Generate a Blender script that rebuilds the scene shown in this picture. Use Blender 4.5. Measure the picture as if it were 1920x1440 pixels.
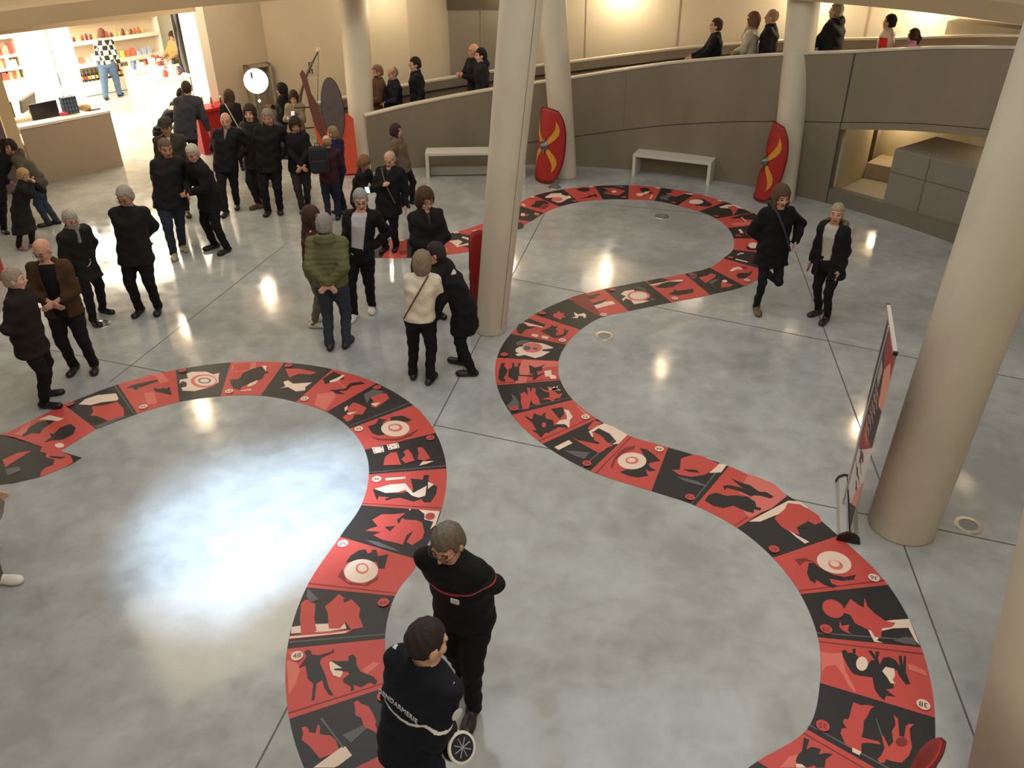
import bpy, math, random
import numpy as np
from mathutils import Vector, Matrix
for o in list(bpy.data.objects): bpy.data.objects.remove(o)
SC=bpy.context.scene; COL=SC.collection
# ------------------------------------------------------------------ camera, world, exposure
FPX=1560.0; PITCH=.551; ROLL=-.013; EYE=5.06
_F=np.array([0,math.cos(PITCH),-math.sin(PITCH)]); _U0=np.array([0,math.sin(PITCH),math.cos(PITCH)]); _X0=np.array([1.,0,0])
_X=math.cos(ROLL)*_X0+math.sin(ROLL)*_U0; _U=-math.sin(ROLL)*_X0+math.cos(ROLL)*_U0; _C=np.array([0,0,EYE])
cam=bpy.data.cameras.new('camera'); cam.sensor_width=36; cam.lens=FPX/1920*36; cam.clip_end=200
co=bpy.data.objects.new('camera',cam); COL.objects.link(co); SC.camera=co
co.matrix_world=Matrix(((_X[0],_U[0],-_F[0],0),(_X[1],_U[1],-_F[1],0),(_X[2],_U[2],-_F[2],EYE),(0,0,0,1)))
SC.view_settings.view_transform='Standard'; SC.view_settings.look='None'; SC.view_settings.gamma=1; SC.view_settings.use_curve_mapping=False
SC.view_settings.exposure=0.0
W=bpy.data.worlds.new('world'); SC.world=W; W.use_nodes=True
W.node_tree.nodes['Background'].inputs[0].default_value=(1.0,.87,.70,1); W.node_tree.nodes['Background'].inputs[1].default_value=.385
def light(kind,loc,power,color,size=.1,rot=None,size_y=None,spot=None,blend=.5,name='lamp'):
    l=bpy.data.lights.new(name,kind); l.energy=power; l.color=color
    if kind=='AREA':
        l.size=size
        if size_y: l.shape='RECTANGLE'; l.size_y=size_y
    else: l.shadow_soft_size=size
    if kind=='SPOT': l.spot_size=math.radians(spot); l.spot_blend=blend
    o=bpy.data.objects.new(name,l); COL.objects.link(o); o.location=loc
    if rot is not None:
        o.rotation_euler=(Vector(rot)-Vector(loc)).to_track_quat('-Z','Y').to_euler()
    return o
WARM=(1,.74,.44); COOL=(.72,.84,1)
def G(x,y,z=0.):                       # point at height z seen at a pixel of the photograph
    d=((x-960)/FPX)*_X-((y-720)/FPX)*_U+_F
    return _C+d*((z-EYE)/d[2])
def mirror(px,py,h):                   # where a ceiling lamp hangs whose reflection on the floor is seen at that pixel
    p=G(px,py); return p+(p-_C)*np.array([h/EYE,h/EYE,0])+np.array([0,0,h])
# skylight over the hall, ceiling downlights, added warm fills
for px,py,a_,e in ((375,1050,8,12000),(440,985,9,11000),(545,955,9,11000),(650,915,8,11000)):
    light('SPOT',(2.2,-2.0,8.0),e,(.54,.73,1),.05,rot=tuple(G(px,py)),spot=a_,blend=1,name='projector_spot')
light('AREA',(.5,7,9),350,(.80,.89,1),8,rot=(.5,7,0),name='skylight')
for px,py,e in ((380,768,150),(1240,690,50),(1612,800,90),(1825,880,60),(60,560,60)):
    light('POINT',mirror(px,py,7.5),e,WARM,.10,name='downlight')
light('AREA',(-5.2,12.2,7.5),230,(1,.82,.60),4.5,rot=(-6.5,14,0),name='hall_fill')  # added warm fill that brightens the counter side, not a fixture
light('AREA',(2.5,1.0,7.5),200,(1,.88,.70),3.0,rot=(4.0,7,0),name='hall_fill')  # added warm fill for the columns on the right
# ------------------------------------------------------------------ materials
MC={}
def srgb(c): return tuple(((v/255)/12.92 if v/255<=.04045 else ((v/255+.055)/1.055)**2.4) for v in c)
def mat(name,rgb,rough=.6,metal=0,emit=0,noise=0,nscale=6,bump=0,bscale=40,spec=.5,coat=0,stretch=None):
    k=(name,tuple(rgb),rough,metal,emit,noise,bump)
    if k in MC: return MC[k]
    m=bpy.data.materials.new(name); m.use_nodes=True; nt=m.node_tree; b=nt.nodes['Principled BSDF']
    c=srgb(rgb)+(1,)
    b.inputs['Base Color'].default_value=c; b.inputs['Roughness'].default_value=rough; b.inputs['Metallic'].default_value=metal
    b.inputs['Specular IOR Level'].default_value=spec
    if emit: b.inputs['Emission Color'].default_value=c; b.inputs['Emission Strength'].default_value=emit
    if coat: b.inputs['Coat Weight'].default_value=coat
    if noise or bump:
        tc=nt.nodes.new('ShaderNodeTexCoord'); src=tc.outputs['Object']
        if stretch:
            mp=nt.nodes.new('ShaderNodeMapping'); mp.inputs['Scale'].default_value=stretch; nt.links.new(src,mp.inputs[0]); src=mp.outputs[0]
    if noise:
        n=nt.nodes.new('ShaderNodeTexNoise'); n.inputs['Scale'].default_value=nscale; n.inputs['Detail'].default_value=6; nt.links.new(src,n.inputs['Vector'])
        r=nt.nodes.new('ShaderNodeMapRange'); r.inputs[1].default_value=.3; r.inputs[2].default_value=.7; r.inputs[3].default_value=1-noise; r.inputs[4].default_value=1+noise
        nt.links.new(n.outputs[0],r.inputs[0])
        x=nt.nodes.new('ShaderNodeVectorMath'); x.operation='SCALE'; x.inputs[0].default_value=c[:3]; nt.links.new(r.outputs[0],x.inputs['Scale']); nt.links.new(x.outputs[0],b.inputs['Base Color'])
    if bump:
        n=nt.nodes.new('ShaderNodeTexNoise'); n.inputs['Scale'].default_value=bscale; n.inputs['Detail'].default_value=4; nt.links.new(src,n.inputs['Vector'])
        q=nt.nodes.new('ShaderNodeBump'); q.inputs['Strength'].default_value=bump; q.inputs['Distance'].default_value=.02; nt.links.new(n.outputs[0],q.inputs['Height']); nt.links.new(q.outputs[0],b.inputs['Normal'])
    MC[k]=m; return m
def floor_mat():
    m=bpy.data.materials.new('polished_concrete'); m.use_nodes=True; nt=m.node_tree; b=nt.nodes['Principled BSDF']; L=nt.links.new
    tc=nt.nodes.new('ShaderNodeTexCoord')
    n1=nt.nodes.new('ShaderNodeTexNoise'); n1.inputs['Scale'].default_value=.55; n1.inputs['Detail'].default_value=9; n1.inputs['Roughness'].default_value=.62; n1.inputs['Distortion'].default_value=.25
    n2=nt.nodes.new('ShaderNodeTexNoise'); n2.inputs['Scale'].default_value=4.5; n2.inputs['Detail'].default_value=8; n2.inputs['Distortion'].default_value=.4
    L(tc.outputs['Object'],n1.inputs['Vector']); L(tc.outputs['Object'],n2.inputs['Vector'])
    mx=nt.nodes.new('ShaderNodeMath'); mx.operation='MULTIPLY_ADD'; mx.inputs[1].default_value=.35; L(n2.outputs[0],mx.inputs[0]); L(n1.outputs[0],mx.inputs[2])
    cr=nt.nodes.new('ShaderNodeValToRGB'); e=cr.color_ramp.elements
    e[0].position=.54; e[0].color=srgb((150,151,147))+(1,); e[1].position=.86; e[1].color=srgb((184,187,184))+(1,)
    L(mx.outputs[0],cr.inputs[0]); L(cr.outputs[0],b.inputs['Base Color'])
    r=nt.nodes.new('ShaderNodeMapRange'); r.inputs[1].default_value=.35; r.inputs[2].default_value=.65; r.inputs[3].default_value=.07; r.inputs[4].default_value=.15
    L(n2.outputs[0],r.inputs[0]); L(r.outputs[0],b.inputs['Roughness']); b.inputs['Specular IOR Level'].default_value=.6
    q=nt.nodes.new('ShaderNodeBump'); q.inputs['Strength'].default_value=.012; q.inputs['Distance'].default_value=.02; L(n1.outputs[0],q.inputs['Height']); L(q.outputs[0],b.inputs['Normal'])
    return m
# ------------------------------------------------------------------ mesh helpers
def link(name,verts,faces,mats,parent=None,fm=None,smooth=False,loc=None):
    me=bpy.data.meshes.new(name); me.from_pydata([tuple(map(float,v)) for v in verts],[],[tuple(map(int,f)) for f in faces])
    if not isinstance(mats,(list,tuple)): mats=[mats]
    for m in mats: me.materials.append(m)
    if fm is not None: me.polygons.foreach_set('material_index',fm)
    if smooth: me.polygons.foreach_set('use_smooth',[True]*len(me.polygons))
    me.update(); o=bpy.data.objects.new(name,me); COL.objects.link(o)
    if parent is not None: o.parent=parent
    if loc is not None: o.location=loc
    return o
class MB:                                # collects simple shapes into one mesh
    def __init__(s): s.v=[];s.f=[];s.m=[]
    def add(s,v,f,m=0):
        b=len(s.v); s.v+=[tuple(map(float,p)) for p in v]; s.f+=[tuple(i+b for i in q) for q in f]; s.m+=[m]*len(f); return s
    def box(s,c,d,rz=0,m=0,tilt=None):
        M=Matrix.Rotation(rz,3,'Z')
        if tilt is not None: M=tilt
        v=[Vector(c)+M@Vector((x*d[0]/2,y*d[1]/2,z*d[2]/2)) for z in(-1,1) for y in(-1,1) for x in(-1,1)]
        return s.add(v,[(0,2,3,1),(4,5,7,6),(0,1,5,4),(2,6,7,3),(0,4,6,2),(1,3,7,5)],m)
    def cyl(s,a,b,r0,r1=None,n=20,m=0,caps=True):
        r1=r0 if r1 is None else r1; a=Vector(a);b=Vector(b);d=(b-a).normalized(); u=d.orthogonal().normalized(); w=d.cross(u); v=[]
        for c,r in((a,r0),(b,r1)):
            for i in range(n):
                t=2*math.pi*i/n; v.append(c+(u*math.cos(t)+w*math.sin(t))*r)
        f=[(i,(i+1)%n,n+(i+1)%n,n+i) for i in range(n)]
        if caps: f+=[tuple(range(n))[::-1],tuple(range(n,2*n))]
        return s.add(v,f,m)
    def tube(s,pts,r,n=8,m=0):
        P=[Vector(p) for p in pts]; v=[];u=None; k=len(P)
        for i,p in enumerate(P):
            d=(P[min(i+1,k-1)]-P[max(i-1,0)]).normalized()
            u=d.orthogonal().normalized() if u is None else (u-d*u.dot(d)).normalized()
            w=d.cross(u); rr=r[i] if isinstance(r,(list,tuple)) else r
            v+=[p+(u*math.cos(2*math.pi*j/n)+w*math.sin(2*math.pi*j/n))*rr for j in range(n)]
        f=[(i*n+j,i*n+(j+1)%n,(i+1)*n+(j+1)%n,(i+1)*n+j) for i in range(k-1) for j in range(n)]
        f+=[tuple(range(n))[::-1],tuple(range((k-1)*n,k*n))]
        return s.add(v,f,m)
    def lathe(s,c,prof,n=24,m=0,axis=None):
        v=[];c=Vector(c); R=Matrix.Identity(3) if axis is None else Vector((0,0,1)).rotation_difference(Vector(axis)).to_matrix()
        for r,z in prof: v+=[c+R@Vector((r*math.cos(2*math.pi*j/n),r*math.sin(2*math.pi*j/n),z)) for j in range(n)]
        k=len(prof); f=[(i*n+j,i*n+(j+1)%n,(i+1)*n+(j+1)%n,(i+1)*n+j) for i in range(k-1) for j in range(n)]
        f+=[tuple(range(n))[::-1],tuple(range((k-1)*n,k*n))]
        return s.add(v,f,m)
    def prism(s,poly,z0,z1,m=0):
        n=len(poly); v=[(p[0],p[1],z0) for p in poly]+[(p[0],p[1],z1) for p in poly]
        return s.add(v,[tuple(range(n))[::-1],tuple(range(n,2*n))]+[(i,(i+1)%n,n+(i+1)%n,n+i) for i in range(n)],m)
    def build(s,name,mats,parent=None,smooth=False,loc=None,bevel=0):
        o=link(name,s.v,s.f,mats,parent,s.m,smooth,loc)
        if bevel:
            b=o.modifiers.new('bevel','BEVEL'); b.width=bevel; b.segments=2; b.limit_method='ANGLE'
        return o
def tag(o,label,cat,group=None):
    o['label']=label; o['category']=cat
    if group: o['group']=group
    return o
def struct(o): o['kind']='structure'; return o
def empty(name,loc,rz=0):
    o=bpy.data.objects.new(name,None); COL.objects.link(o); o.location=loc; o.rotation_euler=(0,0,rz); return o
def signed(poly): return sum(poly[i][0]*poly[(i+1)%len(poly)][1]-poly[(i+1)%len(poly)][0]*poly[i][1] for i in range(len(poly)))/2
def fill(poly):                           # triangulate a simple polygon (xy)
    from mathutils.geometry import tessellate_polygon
    return [tuple(t) for t in tessellate_polygon([[Vector((p[0],p[1],0)) for p in poly]])]
# ------------------------------------------------------------------ the hall: everything round is drawn about one centre
CC=np.array([-.284,8.616]); RW=8.15
def PC(r,a,z=0): return np.array([CC[0]+r*math.cos(math.radians(a)),CC[1]+r*math.sin(math.radians(a)),z])
ang_t=[22,25.8,34.9,43.8,56.7,66.8,73.8,80.2,90.4,96.6,102.9,106.2,114]; z_t=[3.0,2.94,2.76,2.54,2.28,2.05,1.86,1.69,1.48,1.35,1.22,1.14,.99]
def rail_z(a):
    if a<22: return 3.0+(22-a)*.021
    return float(np.interp(a,ang_t,z_t))
conc=mat('raw_concrete',(128,117,97),.75,noise=.10,nscale=1.3,bump=.12,bscale=9,stretch=(1,1,.35))
conc_light=mat('pale_cap',(196,188,168),.6)
plaster=mat('warm_plaster',(196,186,164),.8,noise=.04,nscale=1.2)
beige=mat('beige_board',(170,158,140),.7,noise=.02)
colm=mat('column_concrete',(200,190,168),.62,noise=.07,nscale=3.5,bump=.06,bscale=14,stretch=(1,1,.4))
dark=mat('joint',(62,60,54),.8); black=mat('black_plastic',(22,22,22),.4); steel=mat('brushed_steel',(170,168,160),.3,metal=1)
f=MB(); f.add([(-19,-3,0),(14,-3,0),(14,30,0),(-19,30,0)],[(0,1,2,3)]); struct(f.build('floor',floor_mat()))
def arc_wall(name,r0,r1,a0,a1,zb,zt,m,step=1.5,capm=None,capt=.05):
    n=max(2,int(abs(a1-a0)/step)+1); A=np.linspace(a0,a1,n); b=MB(); v=[]
    for a in A:
        z0=zb(a) if callable(zb) else zb; z1=zt(a) if callable(zt) else zt
        v+=[PC(r0,a,z0),PC(r1,a,z0),PC(r1,a,z1),PC(r0,a,z1)]
    f=[];
    for i in range(n-1):
        for j in range(4): f.append((i*4+j,i*4+(j+1)%4,i*4+4+(j+1)%4,i*4+4+j))
    f+=[(0,3,2,1),(4*n-4,4*n-3,4*n-2,4*n-1)]
    b.add(v,f); return b.build(name,m)
# inner (near) parapet wall of the spiral ramp, solid down to the floor on the left, open under the slab on the right
struct(arc_wall('wall_ramp_inner',RW,RW+.16,43.6,107.6,0,lambda a:rail_z(a)-.03,conc))
struct(arc_wall('wall_ramp_inner_bridge',RW,RW+.16,8,43.5,lambda a:rail_z(a)-1.13,lambda a:rail_z(a)-.03,conc))
struct(arc_wall('trim_1',RW-.012,RW+.175,8,107.7,lambda a:rail_z(a)-.03,lambda a:rail_z(a),conc_light))
struct(arc_wall('trim_2',RW+1.70,RW+1.88,8,112.0,lambda a:rail_z(a)-.03,lambda a:rail_z(a)+.005,conc_light))
struct(arc_wall('wall_ramp_outer',RW+1.71,RW+1.87,44,112.0,0,lambda a:rail_z(a)-.03,conc)); struct(arc_wall('wall_ramp_outer_bridge',RW+1.71,RW+1.87,8,44,lambda a:rail_z(a)-1.2,lambda a:rail_z(a)-.03,conc))
def ramp_z(a): return max(.0,rail_z(a)-1.08)
struct(arc_wall('floor_ramp',RW+.16,RW+1.71,8,112,lambda a:max(-.1,ramp_z(a)-.13),ramp_z,mat('ramp_floor',(140,134,120),.6)))
struct(arc_wall('trim_3',RW-.02,RW+.04,8,43.5,lambda a:rail_z(a)-1.25,lambda a:rail_z(a)-1.14,conc))      # edge beam of the slab
struct(arc_wall('floor_ramp_slab',RW+.04,RW+1.75,8,43.5,lambda a:rail_z(a)-1.25,lambda a:rail_z(a)-1.20,mat('soffit',(190,178,152),.8)))
struct(arc_wall('trim_4',RW-.004,RW+.001,43.7,87,lambda a:rail_z(a)-1.145,lambda a:rail_z(a)-1.13,dark))
struct(arc_wall('trim_5',RW-.006,RW+.001,43.5,43.68,0.0,lambda a:rail_z(a)-.05,dark,step=.1))
struct(arc_wall('trim_15',RW-.003,RW+.001,72,72.08,.8,lambda a:rail_z(a)-.05,mat('hairline',(108,102,90),.8),step=.04))
hr=MB(); hr.tube([PC(RW+1.64,a,rail_z(a)-.20) for a in np.linspace(8,111,90)],.020,8)
for a in range(10,112,9): hr.cyl(PC(RW+1.64,a,rail_z(a)-.20),PC(RW+1.72,a,rail_z(a)-.24),.008,n=6)
tag(hr.build('handrail',mat('dark_handrail',(40,36,32),.35,metal=.6),smooth=True),'dark metal handrail running along the outer wall of the ramp','handrail')
# gallery slab that rings the hall above
arc_wall('ceiling',RW,RW+9,-60,240,3.21,3.46,mat('gallery_slab',(168,146,112),.7,noise=.05,nscale=1),step=3); struct(bpy.data.objects['ceiling'])
# back wall behind the ramp, with joints
struct(arc_wall('wall_back',10.42,10.6,8,100,0,3.21,plaster))
for i,a in enumerate((79.3,68.7,48.6)): struct(arc_wall('trim_%d'%(6+i),10.405,10.43,a-.04,a+.04,.9,3.2,mat('hairline2',(150,136,108),.8),step=.05))
A0=PC(10.42,100); Cn=np.array([-5.3,19.5,0]); J=np.array([-6.42,18.55,0]); K=np.array([-12.2,12.9,0])
def vwall(name,p,q,z0,z1,t,m,back=1):
    p=np.array(p[:2]);q=np.array(q[:2]);d=(q-p)/np.linalg.norm(q-p);n=np.array([-d[1],d[0]])*t*back
    return struct(MB().prism([p,q,q+n,p+n] if signed([p,q,q+n,p+n])>0 else [p,p+n,q+n,q],z0,z1).build(name,m))
vwall('wall_lift',A0,Cn,0,3.21,.15,plaster,-1)
vwall('wall_door',Cn,J,0,3.21,.15,mat('grey_plaster',(176,166,148),.8,noise=.02),-1)
# recess with grey doors behind the ramp
struct(arc_wall('door_1',10.36,10.43,89.3,95.3,.4,2.63,mat('grey_door',(136,130,118),.6)))
struct(arc_wall('trim_9',10.33,10.43,88.7,95.4,2.63,3.2,mat('dark_lintel',(86,78,62),.7)))
struct(arc_wall('trim_10',10.34,10.37,91.4,91.5,.9,2.63,mat('hairline3',(150,142,125),.7),step=.05))
struct(arc_wall('trim_11',10.0,10.42,28,39.9,2.2,2.86,mat('grey_bulkhead',(138,128,106),.7)))
for a,e,r in ((104.3,30,9.95),(75.2,46,9.95),(54.5,40,9.95),(43,46,9.9),(88,10,9.95),(20,30,9.6)):
    light('POINT',PC(r,a,3.0),e*1.15,(1,.84,.60),.04,name='washer_and_fill')
for a in (104,90,76,62,48,34): light('POINT',PC(9.0,a,2.9),11,(1,.84,.62),.28,name='ramp_fill')  # added fills that lift the dim outer ramp wall and the walkers
light('POINT',PC(10.2,121,3.0),60,(1,.80,.56),.08,name='washer_and_fill'); light('POINT',PC(9.6,133,3.0),50,(1,.80,.56),.08,name='washer_and_fill')  # two added fills brightening the wall left of the ramp, no fixtures here
# ------------------------------------------------------------------ space under the ramp on the right
kerb=arc_wall('wall_kerb',RW-.01,RW+.14,8,43.5,0,lambda a:.27,mat('kerb',(112,106,92),.7,noise=.05)); struct(kerb)
nichem=mat('niche_plaster',(188,174,146),.75,noise=.03)
struct(arc_wall('floor_niche',RW+.14,RW+3.0,8,43.5,0,.16,mat('niche_floor',(176,166,142),.55)))
Pn=G(1620,331,.16); Pm=G(1659,339,.16); vwall('wall_niche_left',PC(RW+.15,43.3),Pn,0,1.34,.12,nichem,1)
dn=(Pm-Pn)[:2]; dn/=np.linalg.norm(dn); nb=np.array([-dn[1],dn[0]])
if nb[1]<0: nb=-nb
struct(MB().prism([Pn[:2],Pn[:2]+dn*5,Pn[:2]+dn*5+nb*.7,Pn[:2]+nb*.7],.1,.42).build('floor_step',nichem)); struct(MB().prism([Pn[:2]-dn*.3+nb*.7,Pn[:2]+dn*6+nb*.7,Pn[:2]+dn*6+nb*.8,Pn[:2]-dn*.3+nb*.8],.1,1.9).build('wall_niche_back',nichem))
blk=MB(); q=[G(1650,381,.27),G(1834,436,.27)]; p0=q[0][:2]; p1=q[1][:2]; d=(p1-p0)/np.linalg.norm(p1-p0); n=np.array([-d[1],d[0]]);
if n[1]<0: n=-n
p0=p0+n*.08; p1=p0+d*2.9
blk.prism([p0,p1,p1+n*1.2,p0+n*1.2],.16,1.17); bo=blk.build('ticket_block',[mat('block_panel',(128,122,110),.55,noise=.04)],bevel=.01)
tag(bo,'grey panelled concrete block standing under the ramp behind the kerb','counter')
jm=MB()
for t in (.62,1.38,2.14): jm.box((*(p0+d*t-n*.003),.66),(.012,.008,1.0),rz=math.atan2(d[1],d[0]))
jm.box((*(p0+d*1.45-n*.003),.80),(2.86,.008,.010),rz=math.atan2(d[1],d[0]))
jm.build('panel_joint',mat('joint_soft',(100,94,84),.8),bo)
g=p0+d*1.5+n*.95; light('POINT',(g[0],g[1],1.36),14,(1,.84,.58),.05,name='niche_lamp'); g=Pn; light('POINT',(g[0]+.45,g[1]+.05,1.15),12,(1,.78,.48),.08,name='niche_lamp')
# ------------------------------------------------------------------ floor joints
def strip(p,q,w=.014,z=.0015):
    a=G(*p)[:2]; b=G(*q)[:2]; d=(b-a)/np.linalg.norm(b-a); n=np.array([-d[1],d[0]])*w/2
    return [(*(a+n),z),(*(a-n),z),(*(b-n),z),(*(b+n),z)]
jb=MB()
for l in (((480,1440),(1021,400)),((958,522),(1920,712)),((1491,471),(1830,1390)),((815,797),(1920,1026)),((205,717),(540,455)),((82,654),(330,702)),((1130,382),(1330,402)),((242,187),(325,262)),((1048,338),(1044,350))):
    v=strip(*l)
    if signed(v)<0: v=v[::-1]
    jb.add(v,[(0,1,2,3)])
struct(jb.build('trim_14',mat('floor_joint',(96,92,84),.7)))
# ------------------------------------------------------------------ columns (they lean)
def column(b,t,zt,r0,r1,label,ztop=9.0):
    B=G(*b); 
    T=G(t[0],t[1],zt); d=(T-B)/zt; rb=r0
    m=MB(); 
    n=40; v=[]; Z=[-.0,.02,.5,1,2,3,4,5,6,7,8,ztop]
    for z in Z:
        c=B+d*z; r=r0+(r1-r0)*min(z,6)/zt
        v+=[(c[0]-B[0]+r*math.cos(2*math.pi*i/n),c[1]-B[1]+r*math.sin(2*math.pi*i/n),z) for i in range(n)]
    f=[(k*n+i,k*n+(i+1)%n,(k+1)*n+(i+1)%n,(k+1)*n+i) for k in range(len(Z)-1) for i in range(n)]
    f+=[tuple(range(n))[::-1],tuple(range((len(Z)-1)*n,len(Z)*n))]
    m.add(v,f); o=m.build('column',colm,smooth=True,loc=(B[0],B[1],0)); tag(o,label,'column','leaning concrete columns'); return o,B,d
c1,B1,D1=column((684,318),(663,0),3.03,.235,.275,'pale round column left of the ramp entrance, beside the red warrior banner')
c2,B2,D2=column((920,618),(978,0),3.95,.20,.225,'pale round column in the middle of the hall with a vertical seam')
c3,B3,D3=column((1060,330),(1036,0),3.13,.225,.245,'thin pale column with a red shield between the two benches')
c4,B4,D4=column((1466,374),(1508,0),3.18,.215,.27,'pale round column with a red shield leaning against its left side, right of the benches')
c5,B5,D5=column((1690,985),(1838,560),2.12,.285,.305,'thick pale column beside the roll-up banner')
def column2(B,T,r0,r1,label):
    B=np.array(B,float);T=np.array(T,float)
    m=MB(); n=40; v=[]; Z=[0,1,2,3,4,5,7,9]
    for z in Z:
        c=B[:2]+(T[:2]-B[:2])*z/T[2]; r=r0+(r1-r0)*z/T[2]
        v+=[(c[0]-B[0]+r*math.cos(2*math.pi*i/n),c[1]-B[1]+r*math.sin(2*math.pi*i/n),z) for i in range(n)]
    f=[(k*n+i,k*n+(i+1)%n,(k+1)*n+(i+1)%n,(k+1)*n+i) for k in range(len(Z)-1) for i in range(n)]+[tuple(range(n))[::-1],tuple(range(7*n,8*n))]
    o=m.add(v,f).build('column',colm,smooth=True,loc=(B[0],B[1],0)); tag(o,label,'column','leaning concrete columns'); return o
B6=G(1905,1510); c6=column2((B6[0],B6[1],0),(*G(2055,900,2.2)[:2],2.2),.30,.30,'nearest thick pale column cut off by the bottom right corner of the photo')
sm=MB()                                    # casting seam on the middle column
pts=[]
for z in np.linspace(.1,8.9,60):
    c=B2+D2*z; r=.20+(.025)*min(z,6)/3.95+.002; a=math.radians(-52); pts.append((c[0]-B2[0]+r*math.cos(a),c[1]-B2[1]+r*math.sin(a),z))
sm.tube(pts,.004,6); sm.build('seam',mat('seam',(138,126,106),.8),c2)
# floor lights
def floor_light(px,py,label,lit=0):
    P=G(px,py); e=empty('floor_light',(P[0],P[1],0)); tag(e,label,'floor light','recessed round floor lights')
    MB().lathe((0,0,0),[(.080,.001),(.080,.008),(.118,.006),(.122,.001)],32).build('ring',mat('steel_ring',(196,190,176),.28,metal=.9),e,smooth=False)
    MB().lathe((0,0,0),[(.0005,.0045),(.079,.0045),(.079,.0015)],32).build('lens',mat('lens_glass',(120,120,122),.25),e)
floor_light(1133,630,'round steel floor light inside the middle bend of the track'); floor_light(1241,406,'round floor light inside the upper loop of the track')
floor_light(1040,351,'round floor light in front of the shield on the thin column'); floor_light(1815,985,'round steel floor light to the right of the thick banner column')
floor_light(190,608,'round floor light beside the shoe of the man in the dark open coat')
# benches
def bench(l,r,zt,depth,label,shelf=False,turn=None):
    a=G(*l)[:2]; b=G(*r)[:2]; L=np.linalg.norm(b-a); rz=math.atan2(b[1]-a[1],b[0]-a[0]); e=empty('bench',(a[0],a[1],0),rz); tag(e,label,'bench','white benches by the ramp wall')
    w=mat('white_bench',(206,202,190),.5)
    MB().box((L/2,depth/2,zt-.025),(L,depth,.05)).build('seat',w,e,bevel=.004)
    for x in (.03,L-.03): MB().box((x,depth/2,(zt-.05)/2),(.06,depth,zt-.05)).build('leg',w,e,bevel=.004)
    if shelf: MB().box((L/2,depth/2+.08,.10),(L-.14,depth-.2,.16)).build('plinth',mat('bench_plinth',(150,144,128),.6),e)
bench((800,336),(985,333),.50,.40,'white bench with a low plinth left of the middle columns',True)
bench((1184,330),(1329,348),.43,.42,'white open bench between the two shield columns')
# ------------------------------------------------------------------ roman shields
def shield(B,lean_to,yaw,label,h=1.36,w=.70,cut=None,decor=True):
    # curved rectangular shield; local x right, y outwards (convex), z up
    e=empty('roman_shield',B,0); tag(e,label,'shield','red winged shields leaning on columns')
    red=mat('shield_red',(158,26,20),.55,noise=.06,nscale=9); gold=mat('shield_gold',(205,140,44),.5,noise=.1,nscale=30); iron=mat('shield_iron',(120,120,118),.35,metal=.8)
    def surf(u,v,off=0):                   # u -1..1, v 0..1
        ang=u*math.radians(62); R=w/2/math.sin(math.radians(62)); 
        q_=abs(2*v-1); ang*=math.sqrt(max(0,1-(q_*.86)**2.4)); hh=h*(.5+(v-.5)*(1-.05*abs(u)**2))
        x=(R+off)*math.sin(ang); y=-(R+off)*math.cos(ang)+R*math.cos(math.radians(62)); return Vector((x,y,hh))
    T=Matrix.Rotation(yaw,3,'Z')@Matrix.Rotation(-lean_to,3,'X')
    nu,nv=24,20; v=[];f=[]
    for o in (0,-.02):
        for j in range(nv+1):
            for i in range(nu+1): v.append(T@surf(-1+2*i/nu,j/nv,o))
    S=(nu+1)*(nv+1)
    for j in range(nv):
        for i in range(nu):
            a=j*(nu+1)+i; f.append((a,a+1,a+nu+2,a+nu+1)); f.append((S+a,S+a+nu+1,S+a+nu+2,S+a+1))
    rim=[i for i in range(nu+1)]+[(j)*(nu+1)+nu for j in range(1,nv+1)]+[nv*(nu+1)+i for i in range(nu-1,-1,-1)]+[j*(nu+1) for j in range(nv-1,0,-1)]
    for k in range(len(rim)):
        a=rim[k];b=rim[(k+1)%len(rim)]; f.append((b,a,S+a,S+b))
    MB().add(v,f).build('board',red,e,smooth=True)
    MB().tube([T@surf(-1+2*0 if 0 else 0,0)]*0 or [v[i] for i in rim]+[v[rim[0]]],.009,6).build('rim',mat('shield_rim',(84,14,12),.5),e,smooth=True)
    for sx in (-1,1):                      # wings
        for sv in (-1,1):
            mb=MB(); L=[];Rr=[]
            for k in range(13):
                t=k/12; uu=.10+.50*math.sin(t*2.2)*1.0; vv=.05+.36*t; wd=.17*math.sin(math.pi*min(1,.15+t*.85))*(1-.4*t)+.008
                if k%2: wd*=1.12
                L.append((uu-.45*wd,vv)); Rr.append((uu+wd*1.1,vv-.03))
            vv=[T@surf(sx*a,.5+sv*b,.006) for a,b in L]+[T@surf(sx*a,.5+sv*b,.006) for a,b in Rr]
            mb.add(vv,[(k,k+1,14+k,13+k) for k in range(12)]+[(13+k,14+k,k+1,k) for k in range(12)]); mb.build('wing_emblem',gold,e)
    mb=MB(); c=T@surf(0,.5,.0); nrm=T@Vector((0,-1,0))
    mb.lathe(c,[(.10,.0),(.10,.012),(.062,.016),(.052,.05),(.03,.075),(.004,.085)],20,axis=nrm); mb.build('boss',iron,e,smooth=True)
    MB().box(c+nrm*.012,(.055,.012,.30),tilt=T).build('boss_plate',iron,e)
    return e
def lean_shield(cx,cy,yaw,out,label,**k):
    y=math.radians(yaw); shield((cx+math.sin(y)*out,cy-math.cos(y)*out,.0),k.pop('lean',.12),y,label,**k)
lean_shield(1.05,15.95,-48,.40,'tall red Roman style shield with golden wings on the thin column left of the bench')
lean_shield(4.98,14.50,-82,.37,'red winged shield leaning on the column behind the woman on one leg')
lean_shield(B2[0]+.12,B2[1]+.06,-130,.30,'dark red shield seen edge-on behind the middle column',w=.46,h=1.22,lean=.04)
Sa=G(1795,1370,1.3); Sb=G(1672,1440,1.3); sy=math.atan2((Sa-Sb)[1],(Sa-Sb)[0])
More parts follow.
